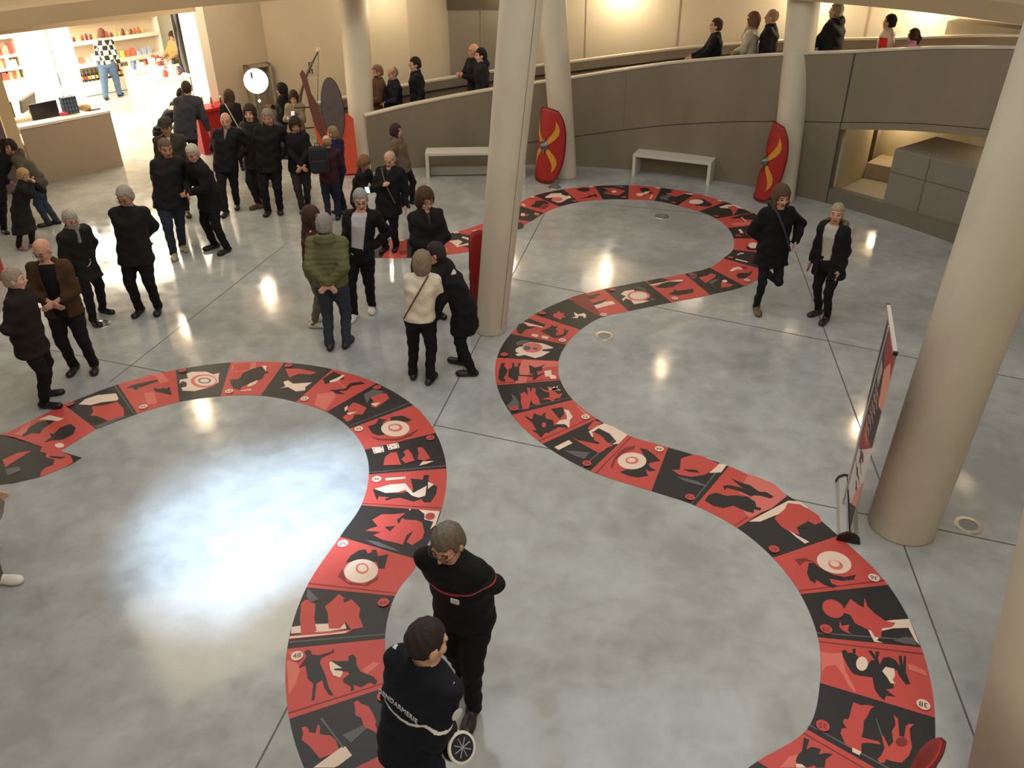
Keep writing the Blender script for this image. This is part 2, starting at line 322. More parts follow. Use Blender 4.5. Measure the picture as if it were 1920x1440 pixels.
shield((Sa[0]-.55*math.cos(sy)-.0,Sa[1]-.36*math.sin(sy)+.02,0),.03,sy,'dark red shield tip at the foot of the nearest column, lower right',w=.95,h=1.44)
# ------------------------------------------------------------------ roll-up banner
def rollup():
    a=G(1590,1016)[:2]; b=G(1586,906)[:2]; d=(b-a); L=np.linalg.norm(d); d/=L; n=np.array([-d[1],d[0]])
    rz=math.atan2(d[1],d[0]); e=empty('roll_up_banner',(a[0],a[1],0),rz); tag(e,'roll-up banner in red, black and white beside the thick column','banner')
    L=.86
    wm=mat('banner_case',(190,190,188),.35,metal=.5)
    cs=MB(); prof=[(-.09,.012),(-.075,.0),(.075,.0),(.09,.012),(.075,.06),(.03,.095),(-.03,.095),(-.075,.06)]
    v=[(x,y,z) for x in (.012,L-.012) for (y,z) in prof]; k=len(prof)
    cs.add(v,[tuple(range(k))[::-1],tuple(range(k,2*k))]+[(i,(i+1)%k,k+(i+1)%k,k+i) for i in range(k)]).build('case',wm,e)
    for x in (0,L):
        cp=MB(); v=[(x+o,y*1.12,z*1.08) for o in (-.014,.014) for (y,z) in prof]; cp.add(v,[tuple(range(k)),tuple(range(k,2*k))[::-1]]+[(i,k+i,k+(i+1)%k,(i+1)%k) for i in range(k)]).build('end_cap',black,e)
    MB().box((L/2,.0,.096),(L-.03,.02,.006)).build('slot',black,e)
    H=1.80; W0=.03; W1=L-.03
    wht=mat('print_white',(222,214,208),.5); rd=mat('print_red',(160,40,40),.5); bk=mat('print_black',(38,30,28),.5); pk=mat('print_salmon',(226,150,124),.5)
    sh=MB(); sh.box(((W0+W1)/2,0,.1+H/2),(W1-W0,.004,H)); so=sh.build('sheet',wht,e)
    def poly(pts,m,name='print',s=-1,off=.0032):
        q=[(W0+u*(W1-W0),s*off,.1+v*H) for u,v in pts]; tr=fill([(u,v) for u,v in pts]); MB().add(q,tr).build(name,m,so)
    for s in (-1,1):
        poly([(0,1),(1,1),(1,.93),(.45,.80),(.2,.90),(0,.86)],rd,'print_red_top',s)
        poly([(0,.86),(.2,.90),(.45,.80),(.25,.66),(0,.70)],pk,'print_salmon_patch',s)
        poly([(1,.93),(.45,.80),(.25,.66),(0,.70),(0,.50),(.45,.44),(1,.50)],bk,'print_black_field',s)
        poly([(0,.50),(.45,.44),(1,.50),(.82,.38),(.72,.27),(.30,.40)],rd,'print_red_flame',s)
        for k in range(5): poly([(.52,.78-k*.021),(.80,.795-k*.021),(.80,.783-k*.021),(.52,.768-k*.021)],wht,'print_stripe',s,.0045)
        poly([(0,.15),(.45,.02),(.9,0),(0,0)],bk,'print_black_foot',s); poly([(0,.30),(.25,.16),(.35,.05),(0,.15)],pk,'print_salmon_foot',s,.0045)
        poly([(.5+.05*math.cos(t),.28+.022*math.sin(t)) for t in np.linspace(0,6.0,14)],rd,'print_seal',s,.0045)
    rng=random.Random(4)
    tx=MB()
    for k in range(16):
        z=.1+H*(.16+.012*k); x0=.10+rng.random()*.3; x1=x0+.1+rng.random()*.28
        if 6<k<10: continue
        for s in (-1,1): tx.box(((x0+x1)/2,s*.0035,z),(x1-x0,.002,.007))
    tx.build('print_lines',bk,so)
    tx=MB()
    for k in range(26):
        z=.1+H*(.40+.011*k); 
        for s in (-1,1): tx.box((.42+.1*math.sin(k*1.7),s*.0045,z),(.10+.08*rng.random(),.002,.008))
    tx.build('print_light_lines',mat('print_pale',(206,150,140),.5),so)
    MB().box((L/2,.02,.1+H+.005),(L,.03,.025)).build('top_bar',wm,e)
    for x in (0,L): MB().box((x,.02,.1+H+.005),(.02,.034,.03)).build('bar_cap',black,e)
    MB().cyl((L/2,.05,.05),(L/2,.04,1.92),.009,n=8).build('support_pole',wm,e)
rollup()
# ------------------------------------------------------------------ the floor game: a winding track of printed panels
FR={'A':(0,640,.25),'B':(400,640,.25),'C':(500,900,.208333),'D':(500,1140,.208333),'E':(900,580,.166667),'F':(960,720,.208333),'G':(1260,800,.239583),'H':(1420,1110,.229167),'I':(940,320,.145833),'J':(1180,330,.145833),'K':(980,480,.166667),'L':(700,340,.145833)}
def fp(fr,pts):
    x0,y0,s=FR[fr]; return [(x0+s*x,y0+s*y) for x,y in pts]
TM={'k':mat('vinyl_black',(36,34,33),.42),'r':mat('vinyl_red',(196,74,66),.45,noise=.03,nscale=3),'c':mat('vinyl_cream',(232,206,184),.45),'p':mat('vinyl_pink',(214,112,100),.45),'g':mat('vinyl_grey',(92,92,90),.45),'d':mat('vinyl_dark_red',(128,44,38),.45)}
TI={'k':0,'r':1,'c':2,'p':3,'g':4,'d':5}; TML=[TM[k] for k in 'krcpgd']
CH=[ # right chain, from the lower right corner up and round
((1350,1480),(1500,1640)),((1420,1428),(1640,1560)),((1512.8,1367.8),(1735,1494)),((1537.3,1280.7),(1752.8,1346)),((1533.4,1195.3),(1727,1214.3)),((1500.8,1114.4),(1664.9,1097.1)),((1449.3,1046.3),(1571.5,1004.9)),
((1382.7,990.5),(1476.8,929.4)),((1303.8,948.5),(1366.6,874.8)),((1221.5,921),(1252.7,839.2)),((1106.9,883.5),(1176.7,816.3)),((1017.3,832.5),(1119.4,785.6)),
((960,778.3),(1074.2,750)),((931.7,722.5),(1050.8,713.3)),((931.7,671.3),(1047.5,677.2)),((957.5,626.3),(1061.7,646.2)),((1001.7,590.3),(1088.3,618.7)),
((1066.7,560),(1128,595)),((1131.7,542.5),(1179.2,583.7)),((1209.2,527.5),(1259.2,567)),((1283.5,513.8),(1328,550)),((1330.2,502.1),(1387,532)),((1356.5,484.6),(1420.5,503)),((1374,468.5),(1437,475)),((1375.4,447.4),(1441,447.6)),((1364.5,427.7),(1432,421)),
((1342.6,409.9),(1409,399)),((1310.5,396.4),(1360.8,378.9)),((1271.1,385.4),(1304,363.3)),((1226.7,376.4),(1240.5,352.6)),((1178.4,374),(1178.9,347.7)),((1130.3,374.3),(1115,349.2)),
((1085.8,379.1),(1056.7,355.4)),((1048.6,387.8),(1002.7,367)),((1020.9,399.5),(967,385)),((994.7,415.5),(929,407)),((967,429),(893,424)),((925,450),(852,436)),((888,470),(826,442)),((825,479),(794,448)),((763,484),(763,449)),((716,484),(733,449)),((660,482),(690,449)),((600,478),(645,446))]
LH=[((120,759),(180,805)),((221.3,721.3),(257.5,776.3)),((329.5,693.8),(336.3,753.8)),((433,680),(413.8,743)),((533,680),(488.8,742)),((623.3,692.5),(555,753.8)),
((705.5,718.8),(612.5,772.5)),((775,760),(656.3,803.8)),((817,812),(683.8,843.8)),((837,878.8),(691.8,890)),((827,958.5),(677.5,947.7)),((787,1051),(637.5,1006.7)),((740.6,1117.7),(574.6,1101.7)),((722,1198),(538.5,1217)),((738,1284),(542.7,1348.3)),((790,1379),(590,1478)),((860,1465),(680,1570))]
def side(ch,k):
    return [G(*q[k])[:2] for q in ch]
def cr(P,i,t):
    p0=P[max(i-1,0)];p1=P[i];p2=P[i+1];p3=P[min(i+2,len(P)-1)]
    return .5*((2*p1)+(-p0+p2)*t+(2*p0-5*p1+4*p2-p3)*t*t+(-p0+3*p1-3*p2+p3)*t**3)
for _i in range(19,26):                     # the track keeps one width where visitors hide its outer edge
    _a=G(*CH[_i][0]); _b=G(*CH[_i][1]); _u=(_b-_a)/np.linalg.norm(_b-_a)*.752+_a; _w=_u-_C; _z=_w@_F; CH[_i]=(CH[_i][0],(960+FPX*(_w@_X)/_z,720-FPX*(_w@_U)/_z))
def tile(ch,i,bg,label,art=(),num=None,foot=None,Z=.003):
    a=side(ch,0);b=side(ch,1); n=8; v=[];f=[]
    for j in range(n+1):
        p=cr(a,i,j/n);q=cr(b,i,j/n); v+=[(p[0],p[1],Z),(q[0],q[1],Z)]
    f=[(2*j,2*j+1,2*j+3,2*j+2) for j in range(n)]
    area=signed([v[0],v[1],v[3],v[2]])
    if area<0: f=[q[::-1] for q in f]
    fm=[TI[bg]]*len(f)
    # thin printed base line inside one edge
    if foot is not None:
        for t0,t1 in ((foot-.012,foot+.012),):
            pa=[cr(a,i,t0),cr(b,i,t0),cr(b,i,t1),cr(a,i,t1)]; pa=[a_+.0*(b_-a_) for a_,b_ in zip(pa,pa)]
            k=len(v); v+=[(p[0],p[1],Z+.0006) for p in pa]; f.append((k,k+1,k+2,k+3) if signed(pa)>0 else (k+3,k+2,k+1,k)); fm.append(TI['d' if bg=='r' else 'g'])
    for li,(fr,colr,pts) in enumerate(art):
        w=[G(*p)[:2] for p in fp(fr,pts)]; z=Z+.0008+.0004*li; k=len(v)
        if signed(w)<0: w=w[::-1]
        v+=[(p[0],p[1],z) for p in w]; tr=fill(w)
        for t in tr:
            s_=signed([w[x] for x in t]); f.append(tuple(k+x for x in (t if s_>0 else t[::-1]))); fm.append(TI[colr])
    c=np.mean([cr(a,i,.5),cr(b,i,.5)],axis=0)
    v=[(x-c[0],y-c[1],z) for x,y,z in v]
    o=link('game_tile',v,f,TML,None,fm,loc=(c[0],c[1],0)); tag(o,label,'floor tile','printed panels of the floor game')
    if num:                                   # number medallion: (text, frame, centre, radius px, direction px of the digits' up)
        txt,fr,cx,cy,up=num; P=G(*fp(fr,[(cx,cy)])[0]); Q=G(*fp(fr,[(cx+up[0],cy+up[1])])[0]); dn=(Q-P)[:2]; dn/=np.linalg.norm(dn)
        r=.046; m=MB(); m.add([(r*math.cos(t),r*math.sin(t),0) for t in np.linspace(0,2*math.pi,25)[:-1]],[tuple(range(24))])
        mo=m.build('number_disc',TM['c'] if bg=='r' else TM['r'],o,loc=(P[0]-c[0],P[1]-c[1],Z+.010))
        cu=bpy.data.curves.new('number','FONT'); cu.body=txt; cu.size=.062; cu.align_x='CENTER'; cu.align_y='CENTER'; 
        to=bpy.data.objects.new('number',cu); COL.objects.link(to); dg=bpy.context.evaluated_depsgraph_get(); me=bpy.data.meshes.new_from_object(to.evaluated_get(dg)); bpy.data.objects.remove(to)
        me.materials.clear(); me.materials.append(TM['k'] if bg=='r' else TM['d'])
        no=bpy.data.objects.new('number',me); COL.objects.link(no); no.parent=mo; no.location=(0,0,.0012); no.rotation_euler=(0,0,math.atan2(dn[1],dn[0])-math.pi/2)
    return o
def ell(cx,cy,rx,ry,n=22,rot=0):
    c,s=math.cos(rot),math.sin(rot); return [(cx+rx*math.cos(t)*c-ry*math.sin(t)*s,cy+rx*math.cos(t)*s+ry*math.sin(t)*c) for t in np.linspace(0,2*math.pi,n+1)[:-1]]
T=tile; UPD=(0,1)
# ---- right chain
T(CH,0,'k','black game panel at the very bottom right edge of the photo')
T(CH,1,'r','red game panel with dark fighting warriors cut by the bottom edge',[('H','k',[(380,1195),(425,1210),(400,1290),(440,1270),(480,1275),(520,1290),(500,1330),(560,1320),(620,1330),(560,1370),(550,1440),(480,1440),(470,1420),(400,1440),(310,1390),(330,1340),(365,1300)]),('H','c',[(310,1410),(360,1410),(400,1440),(320,1440)]),('H','p',[(260,1350),(330,1330),(300,1440),(180,1440)])],foot=.9)
T(CH,2,'k','black game panel with a red robed man and a red soldier drawing a sword',[('H','r',[(785,905),(850,930),(890,925),(960,940),(925,960),(905,1010),(870,1060),(865,1140),(850,1190),(990,1225),(1010,1250),(900,1235),(850,1240),(850,1320),(800,1300),(720,1250),(680,1160),(690,1120),(730,1115),(700,1070),(710,1040),(745,1045),(765,970)]),('H','r',[(1115,1010),(1150,1040),(1155,1100),(1160,1180),(1200,1190),(1215,1100),(1240,1080),(1280,1085),(1245,1120),(1250,1190),(1265,1270),(1240,1340),(1180,1400),(1110,1390),(1050,1370),(1040,1400),(1000,1400),(980,1370),(1010,1345),(1040,1280),(1015,1180),(1030,1180),(1075,1270),(1110,1230),(1100,1140),(1130,1090)]),('H','g',[(965,1035),(975,1040),(1025,1180),(1012,1182)]),('H','c',[(775,1275),(850,1310),(835,1340),(775,1310)]),('H','d',ell(1180,1230,50,40,10))],('35','H',533,1102,(0,1)),foot=.1)
T(CH,3,'r','red game panel with a dark horse rider holding a pale disc, numbered 38',[('H','p',[(520,490),(560,500),(620,505),(690,500),(700,550),(720,650),(760,720),(800,800),(800,830),(740,760),(700,680),(640,600),(560,610),(530,660)]),('H','k',[(690,480),(720,475),(740,500),(780,500),(775,470),(805,465),(800,510),(830,540),(860,560),(905,600),(930,560),(960,560),(905,485),(930,480),(970,530),(965,490),(1000,490),(985,540),(1000,600),(1030,540),(1080,535),(1130,560),(1165,610),(1155,525),(1180,525),(1190,600),(1200,525),(1215,525),(1215,660),(1250,755),(1215,760),(1160,690),(1140,640),(1100,650),(1115,790),(1050,800),(1130,860),(1050,850),(1040,890),(1000,860),(960,800),(940,700),(850,690),(780,670),(740,610),(700,530)]),('H','c',ell(855,590,48,58)),('H','c',[(1020,650),(1050,615),(1090,625),(1120,630),(1125,690),(1105,720),(1125,755),(1090,750),(1060,700)]),('H','p',[(1220,590),(1300,610),(1370,650),(1400,700),(1330,670),(1240,640)])],('38','H',1355,930,(0,1)),foot=.9)
T(CH,4,'k','black game panel with a leaping red warrior and round red shield on a cream road',[('H','c',[(930,250),(1040,240),(1100,232),(1240,222),(1330,440),(1290,400),(1235,295),(1110,300),(1020,320),(980,400),(1030,420),(955,410),(905,310)]),('H','r',ell(620,140,95,70,20,.5)),('H','r',[(690,170),(760,60),(830,110),(870,130),(875,50),(900,120),(960,180),(1050,240),(1130,255),(1100,290),(1020,300),(1010,380),(960,370),(930,320),(880,300),(800,260),(760,190)]),('H','r',[(675,240),(690,280),(750,270),(740,320),(770,350),(700,320),(670,290)]),('H','g',[(1110,400),(1200,370),(1270,375),(1310,440),(1200,425)])],('39','H',560,310,(0,1)),foot=.1)
T(CH,5,'r','red game panel with a dark eagle carrying a cream medallion, numbered 36',[('G','k',[(1070,1070),(1110,1065),(1150,1100),(1200,1130),(1260,1160),(1350,1180),(1440,1160),(1420,1200),(1330,1210),(1230,1190),(1250,1230),(1290,1245),(1260,1265),(1190,1240),(1130,1200),(1120,1230),(1080,1205),(1055,1150)]),('G','c',ell(1268,1065,138,84,26,.25)),('G','p',ell(1280,1085,60,36,12,.3)),('G','c',ell(1272,1075,40,24,10,.3)),('G','d',[(960,1040),(1040,1030),(1110,1060),(1040,1055),(1000,1090)])],('36','G',1578,1190,(0,1)),foot=.08)
T(CH,6,'k','black game panel with a red cloaked crowd on a cream road',[('G','c',[(600,745),(910,580),(1000,590),(1070,640),(940,650),(800,700),(690,745)]),('G','r',[(905,600),(1000,610),(1090,660),(1150,700),(1170,750),(1120,770),(1060,740),(1040,790),(980,790),(1000,850),(930,830),(860,790),(800,720),(830,690),(880,650)]),('G','k',[(975,790),(1060,745),(1070,790),(1010,800),(1000,850)]),('G','c',[(915,815),(990,860),(1075,905),(1040,918),(960,860)])],('41','G',797,965,(0,1)))
T(CH,7,'r','red game panel with two long-robed dark figures and stippled ground',[('G','p',[(600,375),(680,400),(800,450),(900,545),(780,640),(600,715),(540,640),(620,560),(520,520),(560,440)]),('G','k',[(460,405),(540,440),(610,460),(680,510),(740,515),(795,550),(770,565),(700,545),(640,540),(570,500),(500,440)]),('G','k',[(255,580),(290,535),(345,520),(430,545),(500,540),(590,550),(650,590),(660,630),(700,640),(690,660),(640,650),(640,680),(580,665),(480,620),(400,640),(320,620)]),('G','k',[(400,465),(450,460),(540,480),(640,540),(620,550),(520,505),(430,480),(410,500)])],foot=.08)
T(CH,8,'k','black game panel with red standing figures and a pale ribbed roof corner',[('G','r',[(0,340),(60,340),(70,250),(165,220),(240,235),(370,295),(330,340),(250,380),(150,395),(60,380)]),('G','c',[(370,290),(430,300),(385,360),(290,365),(330,330)]),('G','g',[(30,390),(120,410),(200,430),(300,480),(210,460),(100,430)]),('G','k',[(90,335),(190,340),(220,365),(130,355)])],('43','G',140,558,(0,1)),foot=.1)
T(CH,9,'r','red game panel with a cream medallion between dark wings, right of the arena panel',[('F','k',[(1150,580),(1210,590),(1280,640),(1335,695),(1270,705),(1230,715),(1240,750),(1300,780),(1240,790),(1200,770),(1225,830),(1130,845),(1050,830),(970,795),(1040,770),(1140,760),(1180,700),(1190,650)]),('F','c',ell(1080,695,130,76)),('F','p',ell(1080,690,60,34,12)),('F','c',ell(1075,688,40,20,10)),('F','d',[(960,620),(1010,580),(1110,555),(1100,585),(1000,620),(930,690),(900,770),(890,740),(920,670)])],('44','F',1325,592,(0,1)),foot=.9)
T(CH,10,'k','black game panel with red chasing men and a cream arena in the corner',[('F','c',[(770,380),(830,355),(920,390),(1040,460),(960,540),(900,545),(940,520),(880,450),(780,400),(720,440),(760,470),(720,480),(690,430)]),('F','r',[(740,330),(810,350),(770,380),(700,420),(680,400)]),('F','r',[(540,480),(600,510),(700,530),(780,545),(820,480),(840,520),(900,545),(910,560),(850,580),(830,600),(780,625),(700,580),(610,530)]),('F','r',[(720,430),(790,460),(850,520),(800,540),(740,510)]),('F','c',[(380,572),(510,508),(545,535),(420,598)]),('F','g',[(470,600),(600,610),(700,620),(650,680),(560,650)])],('45','F',673,722,(0,1)),foot=.15)
T(CH,11,'r','red game panel with dark wrestling figures and a cream flag bearer',[('F','k',[(110,285),(180,320),(200,265),(260,290),(300,255),(300,310),(370,330),(380,375),(420,350),(490,375),(500,400),(420,390),(330,440),(375,450),(300,440),(260,490),(230,450),(170,415),(220,420),(180,350),(130,310)]),('F','r',ell(287,370,20,25,10)),('F','k',[(350,225),(460,210),(470,270),(430,320)]),('F','c',[(465,230),(510,240),(545,300),(520,330),(515,400),(480,365),(395,365),(430,330),(495,320),(490,280)]),('F','p',[(560,180),(640,240),(720,300),(640,270)])],('33','F',662,303,(0,1)),foot=.1)
T(CH,12,'k','black game panel with red soldiers and a red man with a pale crossed frame',[('E','r',[(420,880),(450,960),(500,930),(540,970),(530,880),(560,890),(570,940),(590,880),(630,900),(620,950),(660,1000),(680,1080),(600,1070),(570,1020),(550,1120),(480,1130),(460,1050),(460,980)]),('E','r',[(665,880),(710,900),(760,920),(780,870),(820,880),(830,920),(880,960),(930,945),(900,1000),(840,1010),(820,1040),(780,1020),(690,1015),(780,990),(780,940),(720,925)]),('E','c',[(750,870),(800,900),(860,880),(880,855),(870,890),(910,915),(830,915),(890,905),(830,870),(800,915)]),('E','g',[(350,950),(400,990),(440,1050),(440,1130),(340,1150),(300,1090),(370,1020)])],('32','E',385,1125,(0,1)),foot=.12)
T(CH,13,'r','red game panel with four dark figures pulling a rope and a cream square flag',[('E','p',[(480,570),(880,590),(870,640),(560,680),(520,830),(400,840),(420,680)]),('E','k',[(240,610),(285,605),(270,640),(315,690),(270,770),(290,815),(240,815),(205,780),(215,690)]),('E','k',[(360,605),(385,605),(390,650),(425,650),(430,610),(462,610),(440,660),(445,740),(590,745),(600,720),(570,740),(550,640),(560,630),(620,660),(690,640),(750,612),(700,650),(700,690),(640,700),(650,745),(740,705),(745,715),(650,765),(620,795),(590,790),(600,765),(430,752),(430,800),(390,815),(370,790),(315,760),(325,680),(360,660)]),('E','c',[(720,700),(800,685),(805,740),(855,750),(855,785),(800,785),(775,755),(735,760)])],foot=.06)
T(CH,14,'k','black game panel with a pale mask face wearing a big cream wing',[('E','c',[(400,450),(440,425),(480,420),(490,390),(570,370),(700,385),(800,420),(830,440),(700,455),(700,470),(790,480),(700,530),(620,552),(570,535),(500,515),(430,530),(395,510),(440,495),(400,480)]),('E','p',ell(590,435,112,56)),('E','g',ell(530,440,40,26,10)),('E','g',ell(620,445,30,16,10)),('E','g',[(400,380),(470,350),(540,350),(570,370),(480,400),(420,415)])],('31','E',272,516,(0,1)))
T(CH,15,'r','red game panel with dark drinking figures, a cream beam and two cream squares',[('E','k',[(490,135),(550,105),(740,175),(715,200)]),('E','c',[(480,145),(715,200),(700,210),(640,195),(550,190)]),('E','k',[(440,165),(500,160),(540,195),(640,195),(560,225),(520,225),(460,285),(420,260),(415,210)]),('E','k',[(690,240),(780,210),(820,175),(830,200),(880,185),(850,230),(880,250),(850,270),(860,300),(940,280),(950,215),(970,240),(1000,240),(960,300),(900,320),(830,325),(770,290),(700,260)]),('E','c',[(590,278),(660,290),(640,318),(575,302)]),('E','c',[(700,300),(775,312),(755,340),(690,325)])],('30','E',927,355,(0,1)))
T(CH,16,'k','black game panel with a red sun and a small cream running bird',[('K','r',[(340,660),(380,645),(410,620),(430,650),(470,640),(450,670),(490,685),(440,695),(430,720),(405,710),(350,690)]),('K','c',[(580,635),(625,660),(690,645),(715,665),(705,700),(690,700),(680,680),(630,675),(620,700),(550,700),(600,680),(580,660)])],('29','K',222,649,(0,1)))
T(CH,17,'r','red game panel fading to dark with an ox and a cream pelt',[('K','k',[(620,470),(680,445),(760,445),(860,425),(885,440),(800,465),(870,470),(700,500),(640,490)]),('K','c',[(740,600),(790,560),(860,520),(960,515),(1010,508),(1045,540),(900,575),(800,600)]),('K','k',[(680,570),(760,540),(840,520),(960,485),(900,530),(800,560),(700,585)]),('K','d',[(540,470),(700,420),(900,690),(850,680),(590,540)])],('28','K',908,668,(0,1)))
T(CH,18,'k','black game panel with a cream eagle behind a tan medallion beside faint laurels',[('K','c',[(1100,430),(1150,395),(1255,380),(1260,420),(1340,500),(1430,505),(1350,530),(1250,545),(1220,500),(1160,480),(1130,510),(1115,490),(1160,455)]),('K','p',ell(1305,450,128,56)),('K','c',ell(1305,450,100,42)),('K','g',[(1250,360),(1320,350),(1400,385),(1380,400),(1300,370)]),('K','g',[(1430,480),(1480,475),(1490,500),(1440,500)])],('27','K',1007,386,(0,1)))
T(CH,19,'r','red game panel with a dark man lifting a long cream bone above a lying man',[('K','k',[(1390,285),(1550,250),(1640,270),(1600,290),(1450,325)]),('K','c',[(1435,325),(1560,300),(1750,270),(1800,268),(1800,285),(1760,300),(1700,290),(1450,335)]),('K','k',[(1490,355),(1560,310),(1650,290),(1820,292),(1740,320),(1700,345),(1600,365)]),('K','k',[(1630,430),(1700,400),(1710,370),(1730,395),(1830,385),(1920,370),(1920,410),(1840,430),(1740,445)])],('26','K',1710,484,(0,1)))
T(CH,20,'k','black game panel with a red hilltop fight under a small pale moon',[('J','r',[(890,1310),(1000,1280),(1060,1250),(1080,1270),(1120,1260),(1100,1300),(1060,1330),(980,1380),(920,1330)]),('J','c',ell(1225,1355,35,18,12)),('J','r',[(1180,1370),(1260,1380),(1340,1400),(1280,1430),(1180,1440)]),('J','g',[(1010,1370),(1080,1340),(1170,1320),(1100,1370),(1060,1400)]),('J','g',[(750,1300),(830,1270),(870,1250),(860,1310),(820,1330)])],('25','J',800,1275,(0,1)))
T(CH,21,'r','red game panel with a cream horn and dark seated ox by the kicking woman',[('J','c',[(1290,1220),(1330,1185),(1400,1168),(1440,1185),(1465,1210),(1400,1200),(1310,1230)]),('J','k',[(1370,1280),(1400,1250),(1460,1250),(1530,1250),(1590,1215),(1550,1280),(1480,1320),(1400,1315)]),('J','d',[(1440,1165),(1500,1165),(1520,1195),(1460,1205)])],('24','J',1510,1348,(0,1)))
T(CH,22,'k','black game panel with a small cream feather and a cream bar',[('J','c',[(1380,1010),(1430,990),(1475,990),(1465,1005),(1420,1005),(1400,1020)]),('J','c',[(1370,1065),(1525,1105),(1515,1115),(1360,1078)])],('23','J',1300,1055,(0,1)))
T(CH,23,'r','red game panel half hidden with a cream disc on a dark bird',[('J','k',[(1495,920),(1540,890),(1600,920),(1660,940),(1600,960),(1520,950)]),('J','c',ell(1590,895,60,38))])
T(CH,24,'k','black game panel with a cream feather beside a faint red figure',[('J','c',[(1400,690),(1430,685),(1470,735),(1430,738)]),('J','d',[(1480,700),(1520,700),(1570,750),(1570,790),(1500,760)])],('22','J',1400,775,(0,1)))
T(CH,25,'r','red game panel with a dark spear and orange ground, upper loop',[('J','k',[(1290,545),(1450,500),(1600,480),(1660,520),(1620,570),(1500,560),(1420,545),(1370,550)]),('J','c',[(1430,530),(1445,530),(1510,590),(1495,592)]),('J','p',[(1310,610),(1560,590),(1580,630),(1320,645)])])
T(CH,26,'k','black game panel with a cream and red winged beast, upper loop',[('J','c',[(1155,400),(1250,372),(1350,370),(1450,410),(1480,430),(1380,410),(1300,420),(1170,412)]),('J','r',[(1260,400),(1350,385),(1400,420),(1370,470),(1330,510),(1320,450)])],('20','J',1115,525,(0,1)))
T(CH,27,'r','red game panel with a cream disc on a round dark bird',[('J','k',[(750,330),(800,300),(880,290),(960,300),(1010,330),(1060,355),(1060,380),(1020,395),(950,395),(850,380)]),('J','c',ell(858,333,93,32))],('19','J',1160,326,(0,1)))
T(CH,28,'k','black game panel with a red banner above grey lines of print',[('J','r',[(525,185),(640,180),(800,212),(700,225),(690,240),(600,270),(500,240),(470,225),(560,215)]),('J','g',[(390,270),(500,240),(560,250),(490,290),(520,320),(400,300)]),('J','c',[(680,222),(800,225),(850,235),(790,245)])],('18','J',565,350,(0,1)))
T(CH,29,'r','red game panel with a dark figure over a cream cushion and a small cream bar',[('J','k',[(130,160),(200,150),(270,170),(240,195),(320,215),(230,235),(190,215),(150,200)]),('J','c',[(80,235),(120,222),(170,225),(220,200),(265,205),(240,225),(180,240),(160,260),(110,258)]),('J','c',[(285,248),(305,250),(280,298),(258,292)])],('17','J',362,163,(0,1)))
T(CH,30,'k','black game panel with a red disc crossed by grey bars, upper loop',[('I','r',[(1310,225),(1420,220),(1520,240),(1600,260),(1540,300),(1500,320),(1430,310),(1310,300),(1400,270)]),('I','c',ell(1450,270,32,14,10)),('I','g',[(1440,200),(1560,195),(1590,215),(1540,225)]),('I','g',[(1310,270),(1400,265),(1420,290),(1320,300)])],('16','I',1575,348,(0,1)))
T(CH,31,'r','red game panel with a running dark warrior under a dark tree',[('I','k',[(960,240),(1050,220),(1140,230),(1130,260),(1060,275),(1000,260)]),('I','k',[(1010,360),(1100,340),(1130,320),(1180,315),(1220,300),(1235,345),(1190,330),(1140,350),(1080,355)])],('15','I',1152,214,(0,1)))
T(CH,32,'k','black game panel with a cream eagle and tan medallion below the thin column',[('I','c',[(560,340),(640,295),(770,290),(780,310),(840,330),(870,320),(905,350),(850,365),(770,410),(720,412),(640,380),(700,345),(580,355)]),('I','p',ell(720,370,70,28,14))],('14','I',940,398,(0,1)))
T(CH,33,'r','red game panel with a dark walking man, directly right of the middle column',[('I','k',[(380,450),(430,420),(440,390),(550,385),(620,420),(540,440),(480,480),(400,470)]),('I','c',[(245,430),(290,428),(320,460),(290,458)]),('I','d',[(470,490),(560,440),(640,430),(560,500)])],('13','I',395,346,(0,1)))
T(CH,34,'k','black game panel with a small cream bird right of the middle column',[('I','c',[(245,575),(265,545),(285,550),(310,560),(300,585),(265,585)]),('I','r',[(300,560),(350,560),(340,585),(300,585)]),('I','p',[(430,540),(490,550),(480,580),(420,570)])])
T(CH,35,'r','red game panel with a dark bush shape right of the middle column',[('I','k',[(205,670),(260,665),(290,700),(280,740),(200,760)])])
T(CH,36,'r','red game panel mostly behind the middle column')
T(CH,37,'k','black game panel with a small cream flag just left of the middle column',[('L','c',[(1265,640),(1330,625),(1345,640),(1340,690),(1300,690),(1320,650)])])
T(CH,38,'r','red game panel with dark branches over cream ground, left of the middle column',[('L','c',[(960,770),(1080,755),(1130,730),(1150,710),(1230,730),(1290,790),(1270,820),(1150,830),(1080,850),(1010,790)]),('L','k',[(900,720),(1010,700),(1090,720),(1180,740),(1280,790),(1200,800),(1090,830),(1150,780),(1060,735),(960,740)])],('9','L',1063,666,(0,1)))
T(CH,39,'k','black game panel behind the woman in the long black coat')
T(CH,40,'r','red game panel with a pale number left of the woman in the long black coat',[('L','d',[(340,900),(430,890),(430,940),(330,950)]),('L','p',[(115,885),(170,865),(200,890),(130,910)])],('7','L',363,767,(0,1)))
T(CH,41,'k','black game panel under the feet of the crowd')
T(CH,42,'r','red game panel hidden behind the man in the dark suit')
